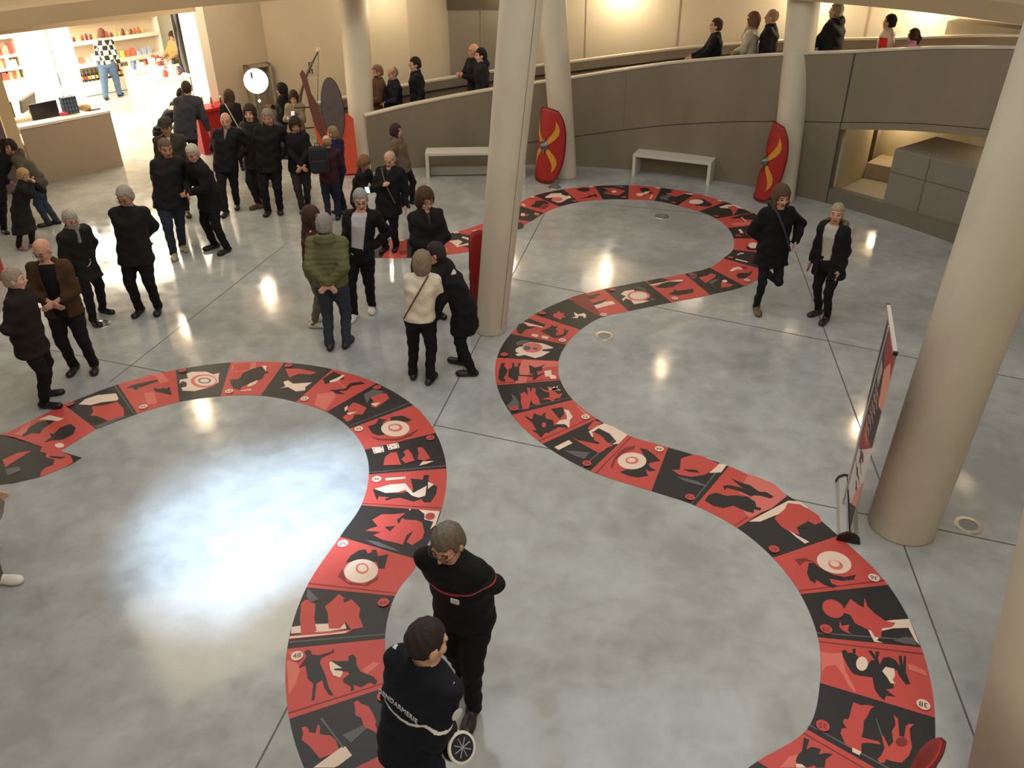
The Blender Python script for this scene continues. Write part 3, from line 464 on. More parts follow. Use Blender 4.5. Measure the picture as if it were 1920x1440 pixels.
# ---- left chain
T(LH,0,'k','black game panel with a red cloak and cream flame, left end',[('A','c',[(590,475),(640,435),(730,405),(870,392),(890,430),(880,445),(760,460),(680,480)]),('A','r',[(690,490),(790,480),(880,455),(930,510),(930,570),(850,600),(740,590),(670,570),(700,530)]),('A','k',[(630,560),(720,560),(800,590),(740,600),(650,590)]),('A','g',[(700,640),(900,570),(980,555),(740,655)])],('57','A',525,475,(1,0)),foot=.94)
T(LH,1,'r','red game panel with a dark duck diving and a swimming duck',[('A','k',[(940,355),(990,330),(1180,288),(1190,300),(1040,350),(1020,370),(990,350)]),('A','k',[(1150,350),(1200,360),(1220,350),(1250,360),(1270,340),(1290,405),(1200,385),(1165,380)]),('A','p',[(1090,250),(1220,240),(1270,300),(1200,320),(1170,270)]),('A','p',[(1080,390),(1160,380),(1180,470),(1110,480)])],('56','A',1077,496,(0,1)))
T(LH,2,'k','black game panel with a cream bird holding a tan medallion, left loop',[('A','c',[(1345,320),(1350,290),(1410,280),(1400,245),(1440,230),(1550,230),(1600,250),(1645,238),(1640,270),(1640,310),(1560,350),(1460,375),(1370,372),(1360,350),(1400,340),(1400,310),(1370,300)]),('A','p',ell(1530,300,100,50)),('A','c',ell(1540,298,80,38)),('A','g',ell(1535,297,50,22,10)),('A','c',ell(1535,297,36,15,10))],('55','A',1370,224,(0,1)))
T(LH,3,'r','red game panel with a dark boar and a framed red rectangle',[('B','p',[(150,162),(320,157),(318,218),(130,235)]),('B','r',[(158,168),(285,163),(270,215),(142,228)]),('B','k',[(125,290),(190,285),(230,235),(290,210),(360,190),(420,240),(385,245),(370,280),(330,300),(290,310),(220,340),(200,365),(150,355),(130,320)]),('B','c',[(365,185),(400,185),(395,230)]),('B','c',[(270,320),(335,292),(320,320),(290,335),(250,345)]),('B','c',[(200,370),(280,360),(290,370),(210,376)])],('54','B',120,380,(0,1)))
T(LH,4,'k','black game panel with a cream winged goat under a red rug',[('B','r',[(540,205),(650,208),(780,235),(730,250),(640,245),(570,275)]),('B','c',[(495,355),(540,340),(525,305),(560,295),(600,320),(740,310),(690,345),(690,370),(620,378),(560,345)])],('53','B',565,185,(0,1)))
T(LH,5,'r','red game panel with a dark chariot cage pulled by lines to a running man',[('B','k',[(820,285),(900,228),(975,262),(985,285),(900,300),(840,325)]),('B','c',[(870,300),(920,280),(975,250),(985,262),(930,300),(880,312)]),('B','k',[(870,368),(980,360),(1030,315),(1110,305),(1135,320),(1040,335),(1000,370),(940,375),(990,400),(930,395)]),('B','p',[(780,400),(900,380),(920,420),(840,520),(760,480)]),('B','p',[(935,300),(1000,350),(995,356),(925,306)])],('52','B',686,436,(0,1)))
T(LH,6,'k','black game panel with red horsemen and a small cream shield, left loop',[('B','r',[(1010,500),(1050,460),(1100,475),(1150,500),(1120,550),(1060,550),(1040,590),(1000,605),(970,570),(1010,540)]),('B','r',[(1170,410),(1230,390),(1300,395),(1320,430),(1280,460),(1220,500),(1180,490),(1200,450)]),('B','c',[(985,500),(1010,482),(1005,515),(985,528)]),('B','c',[(1180,470),(1255,460),(1215,490)]),('B','g',[(1130,400),(1200,360),(1290,380),(1180,420),(1150,470)]),('B','c',[(1000,540),(1080,530),(1020,555)])],('51','B',1230,352,(0,1)),foot=.9)
T(LH,7,'r','red game panel with a dark eagle bearing a cream medallion beside the left loop bend',[('B','k',[(1160,640),(1220,620),(1240,580),(1300,590),(1270,610),(1280,640),(1330,600),(1330,570),(1420,560),(1490,590),(1460,605),(1340,600),(1270,650),(1290,700),(1240,710),(1190,690)]),('B','c',ell(1365,656,107,60)),('B','p',ell(1365,650,55,30,12)),('B','c',ell(1360,648,38,18,10)),('B','d',[(1180,715),(1260,735),(1400,730),(1500,680),(1540,660),(1490,710),(1380,745),(1240,745)])],('50','B',1092,662,(0,1)))
T(LH,8,'k','black game panel with three red seated figures and two cream dice',[('B','c',[(1188,798),(1275,790),(1282,830),(1205,845)]),('B','c',[(1300,778),(1385,762),(1398,800),(1315,818)]),('B','k',ell(1205,808,5,4,6)),('B','k',ell(1262,800,5,4,6)),('B','k',ell(1212,835,5,4,6)),('B','k',ell(1266,825,5,4,6)),('B','k',ell(1348,791,5,4,6)),('B','k',ell(1315,785,5,4,6)),('B','k',ell(1380,775,5,4,6)),('B','k',ell(1325,808,5,4,6)),('B','k',ell(1385,796,5,4,6)),('B','r',[(1290,870),(1330,840),(1375,835),(1390,880),(1410,930),(1275,935)]),('B','r',[(1425,830),(1460,812),(1490,850),(1510,900),(1440,920),(1410,890),(1440,860)]),('B','r',[(1530,800),(1570,800),(1600,840),(1630,885),(1580,900),(1530,890),(1540,850)]),('B','c',[(1545,938),(1570,905),(1655,903),(1600,925)])],('47','B',1628,730,(0,1)),foot=.93)
T(LH,9,'r','red game panel with a dark reclining figure draped in cream, numbered 46',[('B','k',[(1195,1110),(1280,1130),(1400,1140),(1500,1120),(1480,1030),(1570,1040),(1580,1005),(1620,1005),(1610,1040),(1640,1075),(1680,1090),(1670,1150),(1630,1210),(1580,1210),(1560,1185),(1500,1205),(1400,1175),(1350,1180),(1300,1195),(1280,1190),(1320,1170),(1240,1165),(1228,1195)]),('B','c',[(1210,1108),(1330,1075),(1440,1068),(1500,1140),(1600,1085),(1590,1160),(1540,1175),(1490,1160),(1440,1115),(1380,1135),(1290,1140)]),('B','c',[(1290,1028),(1440,1018),(1442,1032),(1292,1046)]),('B','c',[(1610,1055),(1655,1075),(1610,1110)])],('46','B',1226,1040,(0,1)),foot=.94)
T(LH,10,'k','black game panel with a tangle of red wrestlers, beside the officer\'s head',[('C','r',[(950,360),(1040,310),(1150,310),(1250,300),(1200,340),(1260,360),(1350,365),(1400,385),(1420,470),(1400,530),(1310,590),(1260,560),(1320,460),(1260,500),(1225,585),(1150,565),(1040,540),(960,500),(1030,470),(890,460),(930,440),(1000,420)]),('C','k',[(1060,425),(1160,415),(1110,465)]),('C','k',[(1170,360),(1225,330),(1190,400)]),('C','c',[(1280,265),(1300,265),(1290,280)]),('C','c',[(1370,270),(1560,285),(1520,410),(1470,450),(1500,380),(1420,360),(1420,310)]),('C','g',[(880,540),(1000,560),(1150,620),(1200,655),(1000,600)])],('51','C',1472,333,(0,1)))
T(LH,11,'r','red game panel with a black eagle over a cream medallion, below the wrestlers',[('C','k',[(710,745),(760,680),(830,635),(890,625),(910,665),(950,650),(945,632),(990,630),(1000,690),(1095,670),(1060,800),(1010,800),(990,740),(850,730)]),('C','c',ell(850,822,153,106,26,-.1)),('C','p',ell(860,800,60,50,12)),('C','c',ell(862,798,44,34,10)),('C','d',[(640,870),(680,800),(700,860),(720,920),(880,945),(1000,870),(1010,850),(1000,900),(900,955),(740,940)])],('50','C',687,580,(0,1)),foot=.93)
T(LH,12,'k','black game panel with red robed pair and a red pillar figure on a cream step',[('C','c',[(225,1325),(400,1300),(560,1295),(700,1285),(720,1340),(560,1365),(220,1385)]),('C','r',[(310,1120),(340,1085),(370,1080),(400,1100),(440,1120),(430,1250),(450,1360),(350,1410),(310,1390),(300,1250)]),('C','r',[(525,1140),(600,1080),(650,1030),(690,1060),(740,1070),(780,1090),(845,1160),(830,1220),(870,1330),(760,1350),(710,1280),(660,1340),(560,1340),(550,1200)]),('C','k',[(690,1070),(745,1065),(750,1085),(695,1110)]),('C','r',[(210,1405),(500,1370),(780,1350),(720,1385),(200,1440)]),('C','c',[(210,1412),(560,1385),(740,1360),(700,1382),(200,1432)]),('C','g',[(370,980),(470,1080),(400,1110),(360,1060)])],('49','C',1052,1110,(0,1)),foot=.9)
T(LH,13,'r','red game panel with a dark pointing man and a dark kneeling archer, numbered 48',[('D','p',[(180,480),(260,460),(300,560),(260,690),(200,780),(190,600)]),('D','p',[(190,400),(260,390),(230,430)]),('D','p',[(860,560),(960,490),(1030,500),(900,600)]),('D','k',[(340,395),(380,378),(405,400),(400,420),(470,430),(590,395),(600,362),(610,400),(490,455),(480,500),(530,610),(560,720),(605,790),(560,785),(520,720),(500,650),(450,680),(430,830),(405,835),(420,680),(370,640),(350,520),(285,545),(340,470),(360,440)]),('D','c',[(565,490),(600,480),(680,540),(685,590),(660,630),(600,610),(570,545)]),('D','k',[(570,475),(640,485),(740,480),(735,440),(780,420),(805,450),(810,520),(850,580),(960,620),(995,660),(980,695),(930,670),(850,715),(780,690),(790,735),(755,755),(760,710),(690,670),(690,640),(745,600),(730,575),(610,565),(610,550),(680,545)])],('48','D',275,440,(0,-1)),foot=.92)
T(LH,14,'k','black game panel with a red walking child and seated scribe over a scroll',[('D','r',[(785,850),(820,835),(850,865),(920,890),(960,960),(990,1030),(975,1050),(1010,1120),(1075,1125),(1040,1150),(1040,1185),(1010,1190),(980,1120),(920,1090),(880,1080),(850,990),(800,970),(795,900)]),('D','r',[(315,1080),(350,1068),(375,1085),(380,1120),(440,1130),(460,1050),(480,1070),(480,1140),(570,1150),(620,1190),(650,1270),(580,1320),(480,1360),(440,1310),(380,1240),(315,1190),(330,1130)]),('D','c',[(420,1440),(680,1250),(710,1250),(770,1330),(650,1420),(610,1440)]),('D','g',[(480,1000),(500,990),(700,1260),(680,1260)]),('D','g',[(680,1150),(860,1060),(900,1090),(760,1220)])],('47','D',1052,803,(0,1)))
T(LH,15,'r','red game panel with dark shapes under the gendarme at the bottom edge',[('D','k',[(1060,1370),(1100,1350),(1150,1355),(1180,1350),(1190,1420),(1100,1430)]),('D','k',[(1330,1385),(1400,1340),(1560,1330),(1600,1400),(1500,1440),(1350,1430)])])
# ---- start field on the left, a wider piece under the walking couple
def free_tile(bg,pts,label,art):
    w=[G(*p)[:2] for p in pts]; c=np.mean(w,axis=0)
    if signed(w)<0: w=w[::-1]
    v=[(p[0]-c[0],p[1]-c[1],.003) for p in w]; f=[t if signed([w[x] for x in t])>0 else t[::-1] for t in fill(w)]; fm=[TI[bg]]*len(f)
    for li,(fr,cl,q) in enumerate(art):
        a=[G(*p)[:2] for p in fp(fr,q)]; k=len(v); v+=[(p[0]-c[0],p[1]-c[1],.0038+.0004*li) for p in a]
        for t in fill(a): f.append(tuple(k+x for x in (t if signed([a[x] for x in t])>0 else t[::-1]))); fm.append(TI[cl])
    o=link('game_tile',v,f,TML,None,fm,loc=(c[0],c[1],0)); tag(o,label,'floor tile','printed panels of the floor game')
free_tile('r',[(120,759),(180,805),(113,846),(80,838),(0,815),(12,812),(60,788)],'red game panel with two dark animals at the left edge of the track',[('A','k',[(165,712),(200,660),(280,610),(370,590),(410,600),(320,660),(300,695),(240,690),(180,718)]),('A','k',[(330,760),(385,720),(370,685),(400,700),(450,650),(530,620),(570,650),(550,700),(470,740),(400,745)]),('A','c',[(288,590),(370,555),(450,575),(480,580),(440,600),(330,590)]),('A','p',[(110,700),(240,600),(200,680),(160,710)]),('A','c',ell(447,783,36,18,16))])
free_tile('k',[(0,815),(25,820),(80,838),(113,846),(153.7,858.7),(132,872),(75,895),(22,907),(-60,915),(-60,800)],'black and red start panel with ragged shapes at the left edge of the photo',[('A','r',[(20,890),(130,840),(240,820),(40,945)]),('A','r',[(320,790),(455,825),(530,860),(550,910),(500,940),(400,980),(300,1020),(310,980),(340,950),(400,930),(410,890),(340,870),(350,840),(300,830)]),('A','k',[(370,860),(500,870),(460,885),(380,875)]),('A','g',[(40,960),(140,940),(160,970),(60,1010)])])
# ------------------------------------------------------------------ shop
dF=(K-J)[:2]; dF=dF/np.linalg.norm(dF); dF=np.array([-.694,-.720]); nF=np.array([-.720,.694])
def SP(t,s,z=0): return np.array([J[0]+dF[0]*t+nF[0]*s,J[1]+dF[1]*t+nF[1]*s,z])
RZF=math.atan2(-dF[1],-dF[0])              # local x runs along the shop front to the right
shopw=mat('shop_white',(246,240,226),.6); shelfm=mat('shelf_white',(246,240,228),.5)
def quadwall(name,a,b,z0,z1,t=.12,m=shopw): return vwall(name,a,b,z0,z1,t,m,1)
struct(MB().prism([SP(-.0,-.10)[:2],SP(-.0,.14)[:2],SP(9,.14)[:2],SP(9,-.10)[:2]][::-1],2.72,3.22).build('wall_shop_lintel',mat('lintel',(178,160,130),.75)))
struct(MB().prism([SP(.0,-.02)[:2],SP(-.2,-.02)[:2],SP(-.2,.7)[:2],SP(.0,.7)[:2]],0,3.21).build('wall_shop_jamb',shopw))
for nm,a,b in (('wall_shop_back',SP(-6.3,7.6),SP(10,7.6)),('wall_shop_right',SP(-.20,.5),SP(-6.2,7.6)),('wall_shop_left',SP(7.5,.6),SP(7.5,7.6))): quadwall(nm,a,b,0,3.2)
struct(MB().prism([SP(-.3,.14)[:2],SP(10,.14)[:2],SP(10,7.6)[:2],SP(-6.3,7.6)[:2]],2.95,3.0).build('ceiling_shop',shopw))
for t,s,e in ((1.3,1.6,150),(1.2,4.2,260),(3.8,3.0,220),(4.5,5.8,240),(1.6,6.3,220)):
    light('AREA',SP(t,s,2.92),e,(1,.89,.72),2.4,rot=tuple(SP(t,s,0)),name='shop_light')
def onwall(px,py,s):                       # point on the vertical plane s metres behind the shop front
    p0=SP(0,s)[:2]; d=((px-960)/FPX)*_X-((py-720)/FPX)*_U+_F; t=(nF@p0)/(nF@d[:2]); return _C+d*t
def ts(P): v=np.array(P[:2])-J[:2]; return float(v@dF),float(v@nF)
rng=random.Random(7)
def shelf_unit(s,px0,px1,boards,label,depth=.35,base_py=None,side=True):
    t0=ts(onwall(px0,boards[0][0],s))[0]; t1=ts(onwall(px1,boards[0][0],s))[0]; L=abs(t0-t1)
    o=SP(max(t0,t1),s); e=empty('shelf_unit',(o[0],o[1],0),RZF); tag(e,label,'shelf')
    zs=[]
    for py,th in boards:
        P=onwall((px0+px1)/2,py,s); z=float(P[2]); zs.append(z); MB().box((L/2,depth/2,z-th/2),(L,depth,th)).build('shelf_board',shelfm,e)
    MB().box((L/2,depth+.01,1.4),(L,.02,2.8)).build('back_panel',mat('shelf_back',(226,208,180),.6),e)
    MB().box((L/2,depth/2,(min(zs)-.02)/2),(L,depth,min(zs)-.05)).build('base_cabinet',shelfm,e)
    for x in (0,L): MB().box((x,depth/2,1.4),(.04,depth,2.8)).build('side_panel',shelfm,e)
    return o,L,zs
def put(o,x,y,z,rz=RZF): c,s_=math.cos(rz),math.sin(rz); return (o[0]+c*x-s_*y,o[1]+s_*x+c*y,z)
def bottle(name,loc,h,col,lab,label,cat,group):
    r=h*.13; e=MB().lathe((0,0,0),[(r*.9,0),(r,.01),(r,h*.58),(r*.9,h*.66),(r*.36,h*.76),(r*.34,h)],12,0).build(name,mat('bottle_glass',col,.25),loc=loc,smooth=True)
    MB().lathe((0,0,0),[(r*1.02,h*.2),(r*1.02,h*.48)],12,0).build('bottle_label',mat('label',lab,.6),e); tag(e,label,cat,group); return e
o,L,zs=shelf_unit(7.0,108,318,[(147,.04),(112,.10),(70,.09),(34,.08)],'white back wall shelves of the shop holding bottles, jars and books')
n=24
for k in range(n):
    p=put(o,.12+k*(.105 if k<17 else .105)+(0 if k<17 else .55),.12,zs[0]); bottle('wine_bottle',p,.30,(22,16,12),rng.choice([(220,180,60),(236,220,190),(190,60,80),(240,230,220)]),'dark wine bottle in the long bottle row at the back of the shop','bottle','wine bottles on the lowest shop shelf')
for k in range(16):
    x=.3+k*(L-.5)/16; p=put(o,x,.13,zs[1]); h=.12+rng.random()*.12; gi=rng.randrange(5)
    b=MB().box((0,0,h/2),(.12,.05,h),rz=RZF).build('boxed_gift',mat('gift',[(250,210,150),(225,120,90),(190,200,220),(240,220,120),(236,200,180)][gi],.6),loc=p); tag(b,('cream','red-orange','blue-grey','yellow','peach')[gi]+' gift box standing on the middle shop shelf','gift box','gift boxes on the middle shop shelf')
for k in range(20):
    x=.5+k*(L-.8)/20; p=put(o,x,.13,zs[2]); h=.10+rng.random()*.08; r=.035
    b=MB().lathe((0,0,0),[(r,0),(r,h*.75),(r*.7,h*.8),(r*.75,h)],10).build('jar',mat('jar',rng.choice([(150,60,30),(200,110,40),(120,40,40),(230,190,120)]),.35),loc=p,smooth=True); tag(b,'small brown jar on the upper shop shelf','jar','jars on the upper shop shelf')
o2,L2,z2=shelf_unit(5.2,2,52,[(150,.04),(127,.05),(102,.05),(66,.05)],'white shelves at the left end of the shop behind the pillar')
for lv in range(3):
    for k in range(5):
        p=put(o2,.12+k*(L2-.2)/5,.12,z2[lv]); h=.14+rng.random()*.1
        b=MB().box((0,0,h/2),(.10,.10,h),rz=RZF).build('packet',mat('packet',rng.choice([(190,50,40),(240,225,200),(200,160,120),(160,80,60)]),.6),loc=p); tag(b,('small packet on the lower left shop shelf','small packet on the middle left shop shelf','small packet on the upper left shop shelf')[lv],'packet',('packets on the lower left shelf','packets on the middle left shelf','packets on the upper left shelf')[lv])
# hanging clothes by the right jamb and slim white post
P=SP(-1.78,4.25); st=empty('clothes_rack',(P[0],P[1],0),RZF-1.15); tag(st,'rack of dark and grey scarves hanging by the right side of the shop opening','clothes rack')
MB().cyl((-.3,0,0),(-.3,0,2.55),.02).cyl((.5,0,0),(.5,0,2.55),.02).cyl((-.3,0,2.52),(.5,0,2.52),.016).build('rail_frame',steel,st)
for k in range(9):
    x=-.24+k*.085; m=MB(); pts=[(x+.05*math.sin(j*.9+k),.03*math.cos(j*1.3+k),2.5-j*.24) for j in range(9)]; m.tube(pts,[.05+.018*math.sin(j+k) for j in range(9)],8); m.build('scarf',mat('rack_cloth',[(40,38,36),(96,92,84),(28,28,28),(120,116,104),(34,32,30),(50,48,44)][k%6],.9),st,smooth=True)
P=SP(.9,5.2); pm=MB().box((0,0,1.5),(.38,.38,3),rz=RZF).build('wall_shop_post',shopw,loc=(P[0],P[1],0)); struct(pm)
# display tables
def table(cx,cy,w,d,h,name,m,label,rz=RZF): 
    e=empty(name,(cx,cy,0),rz); tag(e,label,'table')
    MB().box((0,0,h-.03),(w,d,.06)).build('table_top',m,e,bevel=.005); MB().box((0,0,(h-.06)/2),(w-.1,d-.1,h-.06)).build('table_body',m,e); return e
P=SP(-.78,3.64); ta=P; table(P[0],P[1],1.0,.8,.88,'display_table',shopw,'white display table covered with mugs and boxes inside the shop')
P=SP(-1.5,6.0); tb=P; table(P[0],P[1],1.3,.9,.72,'display_table',shopw,'lower white display table further back in the shop')
cols=[(240,236,230),(220,228,240),(200,60,40),(235,225,205),(90,110,170),(245,240,230),(210,90,60),(60,60,70)]
for (T0,w,d,h,n,gl,lab) in ((ta,.9,.7,.88,18,'goods on the front display table','white or coloured mug on the front display table'),(tb,1.1,.7,.72,16,'goods on the rear display table','white or coloured mug on the rear display table')):
    for k in range(n):
        x=(rng.random()-.5)*w; y=(rng.random()-.5)*d; p=put(T0,x,y,h)
        r=.035+rng.random()*.02; hh=.09+rng.random()*.14
        m=MB().lathe((0,0,0),[(r*.9,0),(r,.01),(r,hh),(r*.86,hh),(r*.8,.012)],12).tube([(r,0,hh*.8),(r+.03,0,hh*.7),(r+.03,0,hh*.35),(r,0,hh*.25)],.006,6)
        b=m.build('mug',mat('mug_glaze',cols[k%8],.35),loc=p,smooth=True); tag(b,lab,'mug',gl)
P=G(388,268); P=SP(.22,-.34); e=table(P[0],P[1],.95,.5,.92,'red_display_table',mat('red_lacquer',(170,20,24),.45),'bright red display table with small figurines at the shop entrance'); tr=e.location
MB().box((.18,-.232,.55),(.20,.012,.40)).build('notice_sheet',mat('paper',(230,226,214),.6),e)
for k in range(9):
    p=put(tr,-.42+k*.105,(-.1,.08)[k%2],.92); h=.14+.10*rng.random(); cl=[(190,40,34),(236,228,216),(60,44,30),(220,210,190)][k%4]
    m=MB().lathe((0,0,0),[(.035,0),(.037,.012),(.018,.02),(.022,h*.4),(.03,h*.55),(.012,h*.68),(.022,h*.82),(.004,h)],10)
    tag(m.build('figurine',mat('figurine_paint',cl,.4),loc=p,smooth=True),'small painted figurine on the red display table','figurine','figurines on the red table')
# reception counter
cA=G(232,310)[:2]; cB=cA+dF*3.4
ce=empty('reception_counter',(cA[0],cA[1],0),RZF); tag(ce,'long beige reception counter with a white top in front of the shop','counter')
ctm=mat('counter_front',(172,156,134),.7,noise=.015); 
MB().box((-.85,.04,.53),(1.7,.08,1.06)).build('front_panel',ctm,ce); MB().box((-.04,.45,.53),(.08,.82,1.06)).build('end_panel',ctm,ce)
MB().box((-.85,.13,1.085),(1.72,.30,.05)).build('ledge',shelfm,ce,bevel=.004); MB().box((-.87,.52,.76),(1.62,.75,.04)).build('desk_top',shelfm,ce)
MB().box((-.87,.86,.37),(1.62,.05,.74)).build('modesty_panel',ctm,ce)
def at_counter(px,py,z): return G(px,py,z)
P=at_counter(93,224,1.06)+np.array([*(nF*.14),0]); mo=empty('monitor',(P[0],P[1],.78),RZF+.1); tag(mo,'black computer monitor seen from behind on the reception counter','monitor')
MB().box((0,0,.42),(.54,.03,.33)).build('screen_shell',black,mo,bevel=.01); MB().cyl((0,.02,.02),(0,.02,.4),.02).build('stand',black,mo); MB().box((0,.03,.012),(.24,.18,.02)).build('stand_foot',black,mo)
P=at_counter(138,214,1.11)+np.array([*(nF*.10),0]); b=MB().box((0,0,.16),(.27,.16,.32),rz=RZF)
bag=b.build('gift_bag',mat('blue_paper',(86,104,130),.7),loc=(P[0],P[1],1.11)); tag(bag,'blue checked paper bag standing on the counter','bag')
m=MB(); 
for k in range(4): m.box((0,0,.05+k*.08),(.275,.165,.012),rz=RZF)
for k in range(-2,3): m.box((*(np.array([-dF[0],-dF[1]])*k*.06),.16),(.012,.168,.322),rz=RZF)
m.build('check_pattern',mat('navy',(34,38,54),.7),bag)
MB().tube([(*(-dF*-.07),.32),(*(-dF*-.05),.40),(*(-dF*.05),.40),(*(-dF*.07),.32)],.006,6).build('bag_handle',mat('navy',(34,38,54),.7),bag)
P=at_counter(108,205,1.11); b=MB().box((0,0,.02),(.5,.2,.04),rz=RZF+.2).box((.02,0,.05),(.45,.18,.03),rz=RZF+.1).build('paper_stack',mat('leaflets',(236,214,180),.7),loc=(P[0]+nF[0]*.1,P[1]+nF[1]*.1,.79)); tag(b,'stack of cream leaflets on the counter desk beside the blue bag','papers')
P=at_counter(176,206,1.11); b=MB().box((0,0,.012),(.22,.12,.024),rz=RZF).build('card_tray',mat('brown_tray',(96,62,44),.6),loc=(P[0],P[1],1.11)); tag(b,'flat brown tray at the right end of the counter','tray')
P=at_counter(160,207,1.11); b=MB().lathe((0,0,0),[(.09,0),(.12,.05),(.11,.10),(.06,.13),(.01,.135)],14).build('bread_basket',mat('straw',(190,160,116),.8),loc=(P[0],P[1],1.11),smooth=True); tag(b,'low straw coloured basket on the counter right of the blue bag','basket')
P=at_counter(120,216,1.11); b=MB().box((0,0,.03),(.15,.10,.06),rz=RZF-.3).build('pink_box',mat('pink_card',(222,80,110),.6),loc=(P[0],P[1],1.11)); tag(b,'small pink box beside the black monitor','box')
P=SP(3.25,1.55); e=empty('till_console',(P[0],P[1],0),RZF); tag(e,'cream till console with an angled grey screen behind the counter','cash register')
MB().box((0,0,.5),(.8,.6,1.0)).build('console_body',mat('console',(214,196,164),.6),e,bevel=.03); MB().box((.1,-.05,1.22),(.40,.05,.30),tilt=Matrix.Rotation(.5,3,'X')@Matrix.Rotation(.5,3,'Z')).build('till_screen',mat('till_grey',(96,88,80),.5),e)
MB().cyl((.1,0,1.0),(.1,-.03,1.2),.025).build('screen_arm',steel,e); MB().box((-.28,0,1.15),(.14,.2,.30)).build('receipt_printer',mat('till_grey',(96,88,80),.5),e)
P=SP(4.0,-.06); pl=MB().box((0,0,1.6),(.22,.26,3.2),rz=RZF).build('wall_shop_pillar',mat('pillar',(206,184,146),.7),loc=(P[0]+nF[0]*.24,P[1]+nF[1]*.24,0)); struct(pl)
# purple-grey poster wall left of the counter
P=SP(4.72,-.05); pe=empty('poster_panel',(P[0],P[1],0),RZF); tag(pe,'large purple-grey picture panel at the left edge beside the counter','poster')
MB().box((0,0,1.05),(1.1,.06,2.1)).build('picture',mat('rock_print',(104,88,92),.6,noise=.45,nscale=3),pe); MB().box((0,.0,2.12),(1.1,.07,.05)).build('frame_top',black,pe)
# ------------------------------------------------------------------ globe lamp, door portal, toilet sign, bow, red warrior banner
d=((480-960)/FPX)*_X-((152-720)/FPX)*_U+_F; P=_C+d*15.0
ge=empty('globe_lamp',(P[0],P[1],0)); tag(ge,'glowing white globe lamp in front of the grey door','lamp')
gm=mat('globe_glow',(255,240,214),.5,emit=5.5)
MB().lathe((0,0,P[2]),[(.001,-.212)]+[(.212*math.sin(t),-.212*math.cos(t)) for t in np.linspace(.1,3.04,22)]+[(.001,.212)],32).build('globe',gm,ge,smooth=True)
MB().box((-.0,-.212,P[2]+.14),(.035,.02,.10)).build('tag_strip',mat('grey_strip',(120,110,96),.6),ge)
MB().cyl((0,0,0),(0,0,P[2]-.23),.014).build('pole',steel,ge); MB().lathe((0,0,0),[(.16,0),(.16,.015),(.02,.03)],20).build('base',steel,ge)
MB().lathe((.01,-.03,P[2]-.34),[(.001,-.03),(.028,0),(.001,.03)],8).build('glow_point',mat('point_glow',(255,236,200),.5,emit=6),ge)  # small glowing point added just below the globe
light('POINT',(P[0],P[1]-.0,P[2]),12,(1,.86,.66),.26,name='globe_light')
def onplane(px,py,p0,p1):
    p0=np.array(p0[:2]);p1=np.array(p1[:2]);n=np.array([-(p1-p0)[1],(p1-p0)[0]]);d=((px-960)/FPX)*_X-((py-720)/FPX)*_U+_F; return _C+d*((n@p0)/(n@d[:2]))
a=onplane(455,122,J,Cn); b=onplane(499,118,J,Cn); w=(b-a)[:2]; wl=np.linalg.norm(w); w/=wl; nn=np.array([w[1],-w[0]]); H=float(a[2])
de=empty('door_2',(a[0],a[1],0),math.atan2(w[1],w[0])); de['kind']='structure'
MB().box((wl/2,-.02,H/2-.02),(wl,.06,H)).build('door_leaf',mat('lift_door',(128,120,106),.5),de)
MB().box((.03,-.10,H/2),(.06,.24,H)).box((wl-.03,-.10,H/2),(.06,.24,H)).box((wl/2,-.10,H-.03),(wl,.24,.06)).build('door_frame',mat('lift_frame',(150,140,122),.6),de)
g0=PC(10.40,112.2,0); 
sa=onplane(571,116,A0,Cn); sb=onplane(592,138,A0,Cn); 
w=(np.array(A0[:2])-Cn[:2]); w/=np.linalg.norm(w); cen=(sa+sb)/2; se=empty('toilet_sign',(cen[0],cen[1],cen[2]),math.atan2(w[1],w[0])); tag(se,'small pale wall sign with two dark pictograms above the long bow','sign')
MB().box((0,-.012,0),(.26,.012,.30)).build('plate',mat('sign_plate',(190,184,170),.5),se)
for z in (.07,-.07):
    pg=MB().box((.02,-.02,z),(.085,.006,.10)).build('pictogram',mat('sign_dark',(52,50,46),.6),se); MB().lathe((.02,-.024,z+.022),[(.012,-.002),(.012,.002)],12,axis=(0,1,0)).box((.02,-.024,z-.018),(.028,.003,.042)).build('figure_mark',mat('sign_plate',(190,184,170),.5),pg)
# bow stand
Pb=G(592,292); be=empty('archery_bow',(Pb[0]+.16,Pb[1]-.15,0),.15); tag(be,'tall curved wooden bow with string and arrow standing near the wall','bow')
bp=[(-.10+.28*math.sin(t*math.pi)*-1+.30*t*t,0,.05+2.05*t) for t in np.linspace(0,1,18)]
MB().tube(bp,[.014+.018*math.sin(math.pi*i/17) for i in range(18)],8).build('limb',mat('bow_wood',(96,70,48),.5),be,smooth=True)
MB().tube([bp[0],bp[-1]],.006,5).build('string',mat('bow_string',(60,44,34),.7),be)
MB().cyl((-.35,.0,.62),(.55,.0,.66),.012,n=8).build('arrow',mat('arrow_dark',(36,30,26),.6),be); MB().lathe((bp[-1][0],0,bp[-1][2]),[(.002,-.03),(.045,.02),(.03,.06),(.002,.08)],8).build('tip_feather',mat('feather',(226,210,186),.7),be)
MB().lathe((-.1,0,0),[(.2,0),(.2,.02),(.03,.05)],16).build('base',black,be)
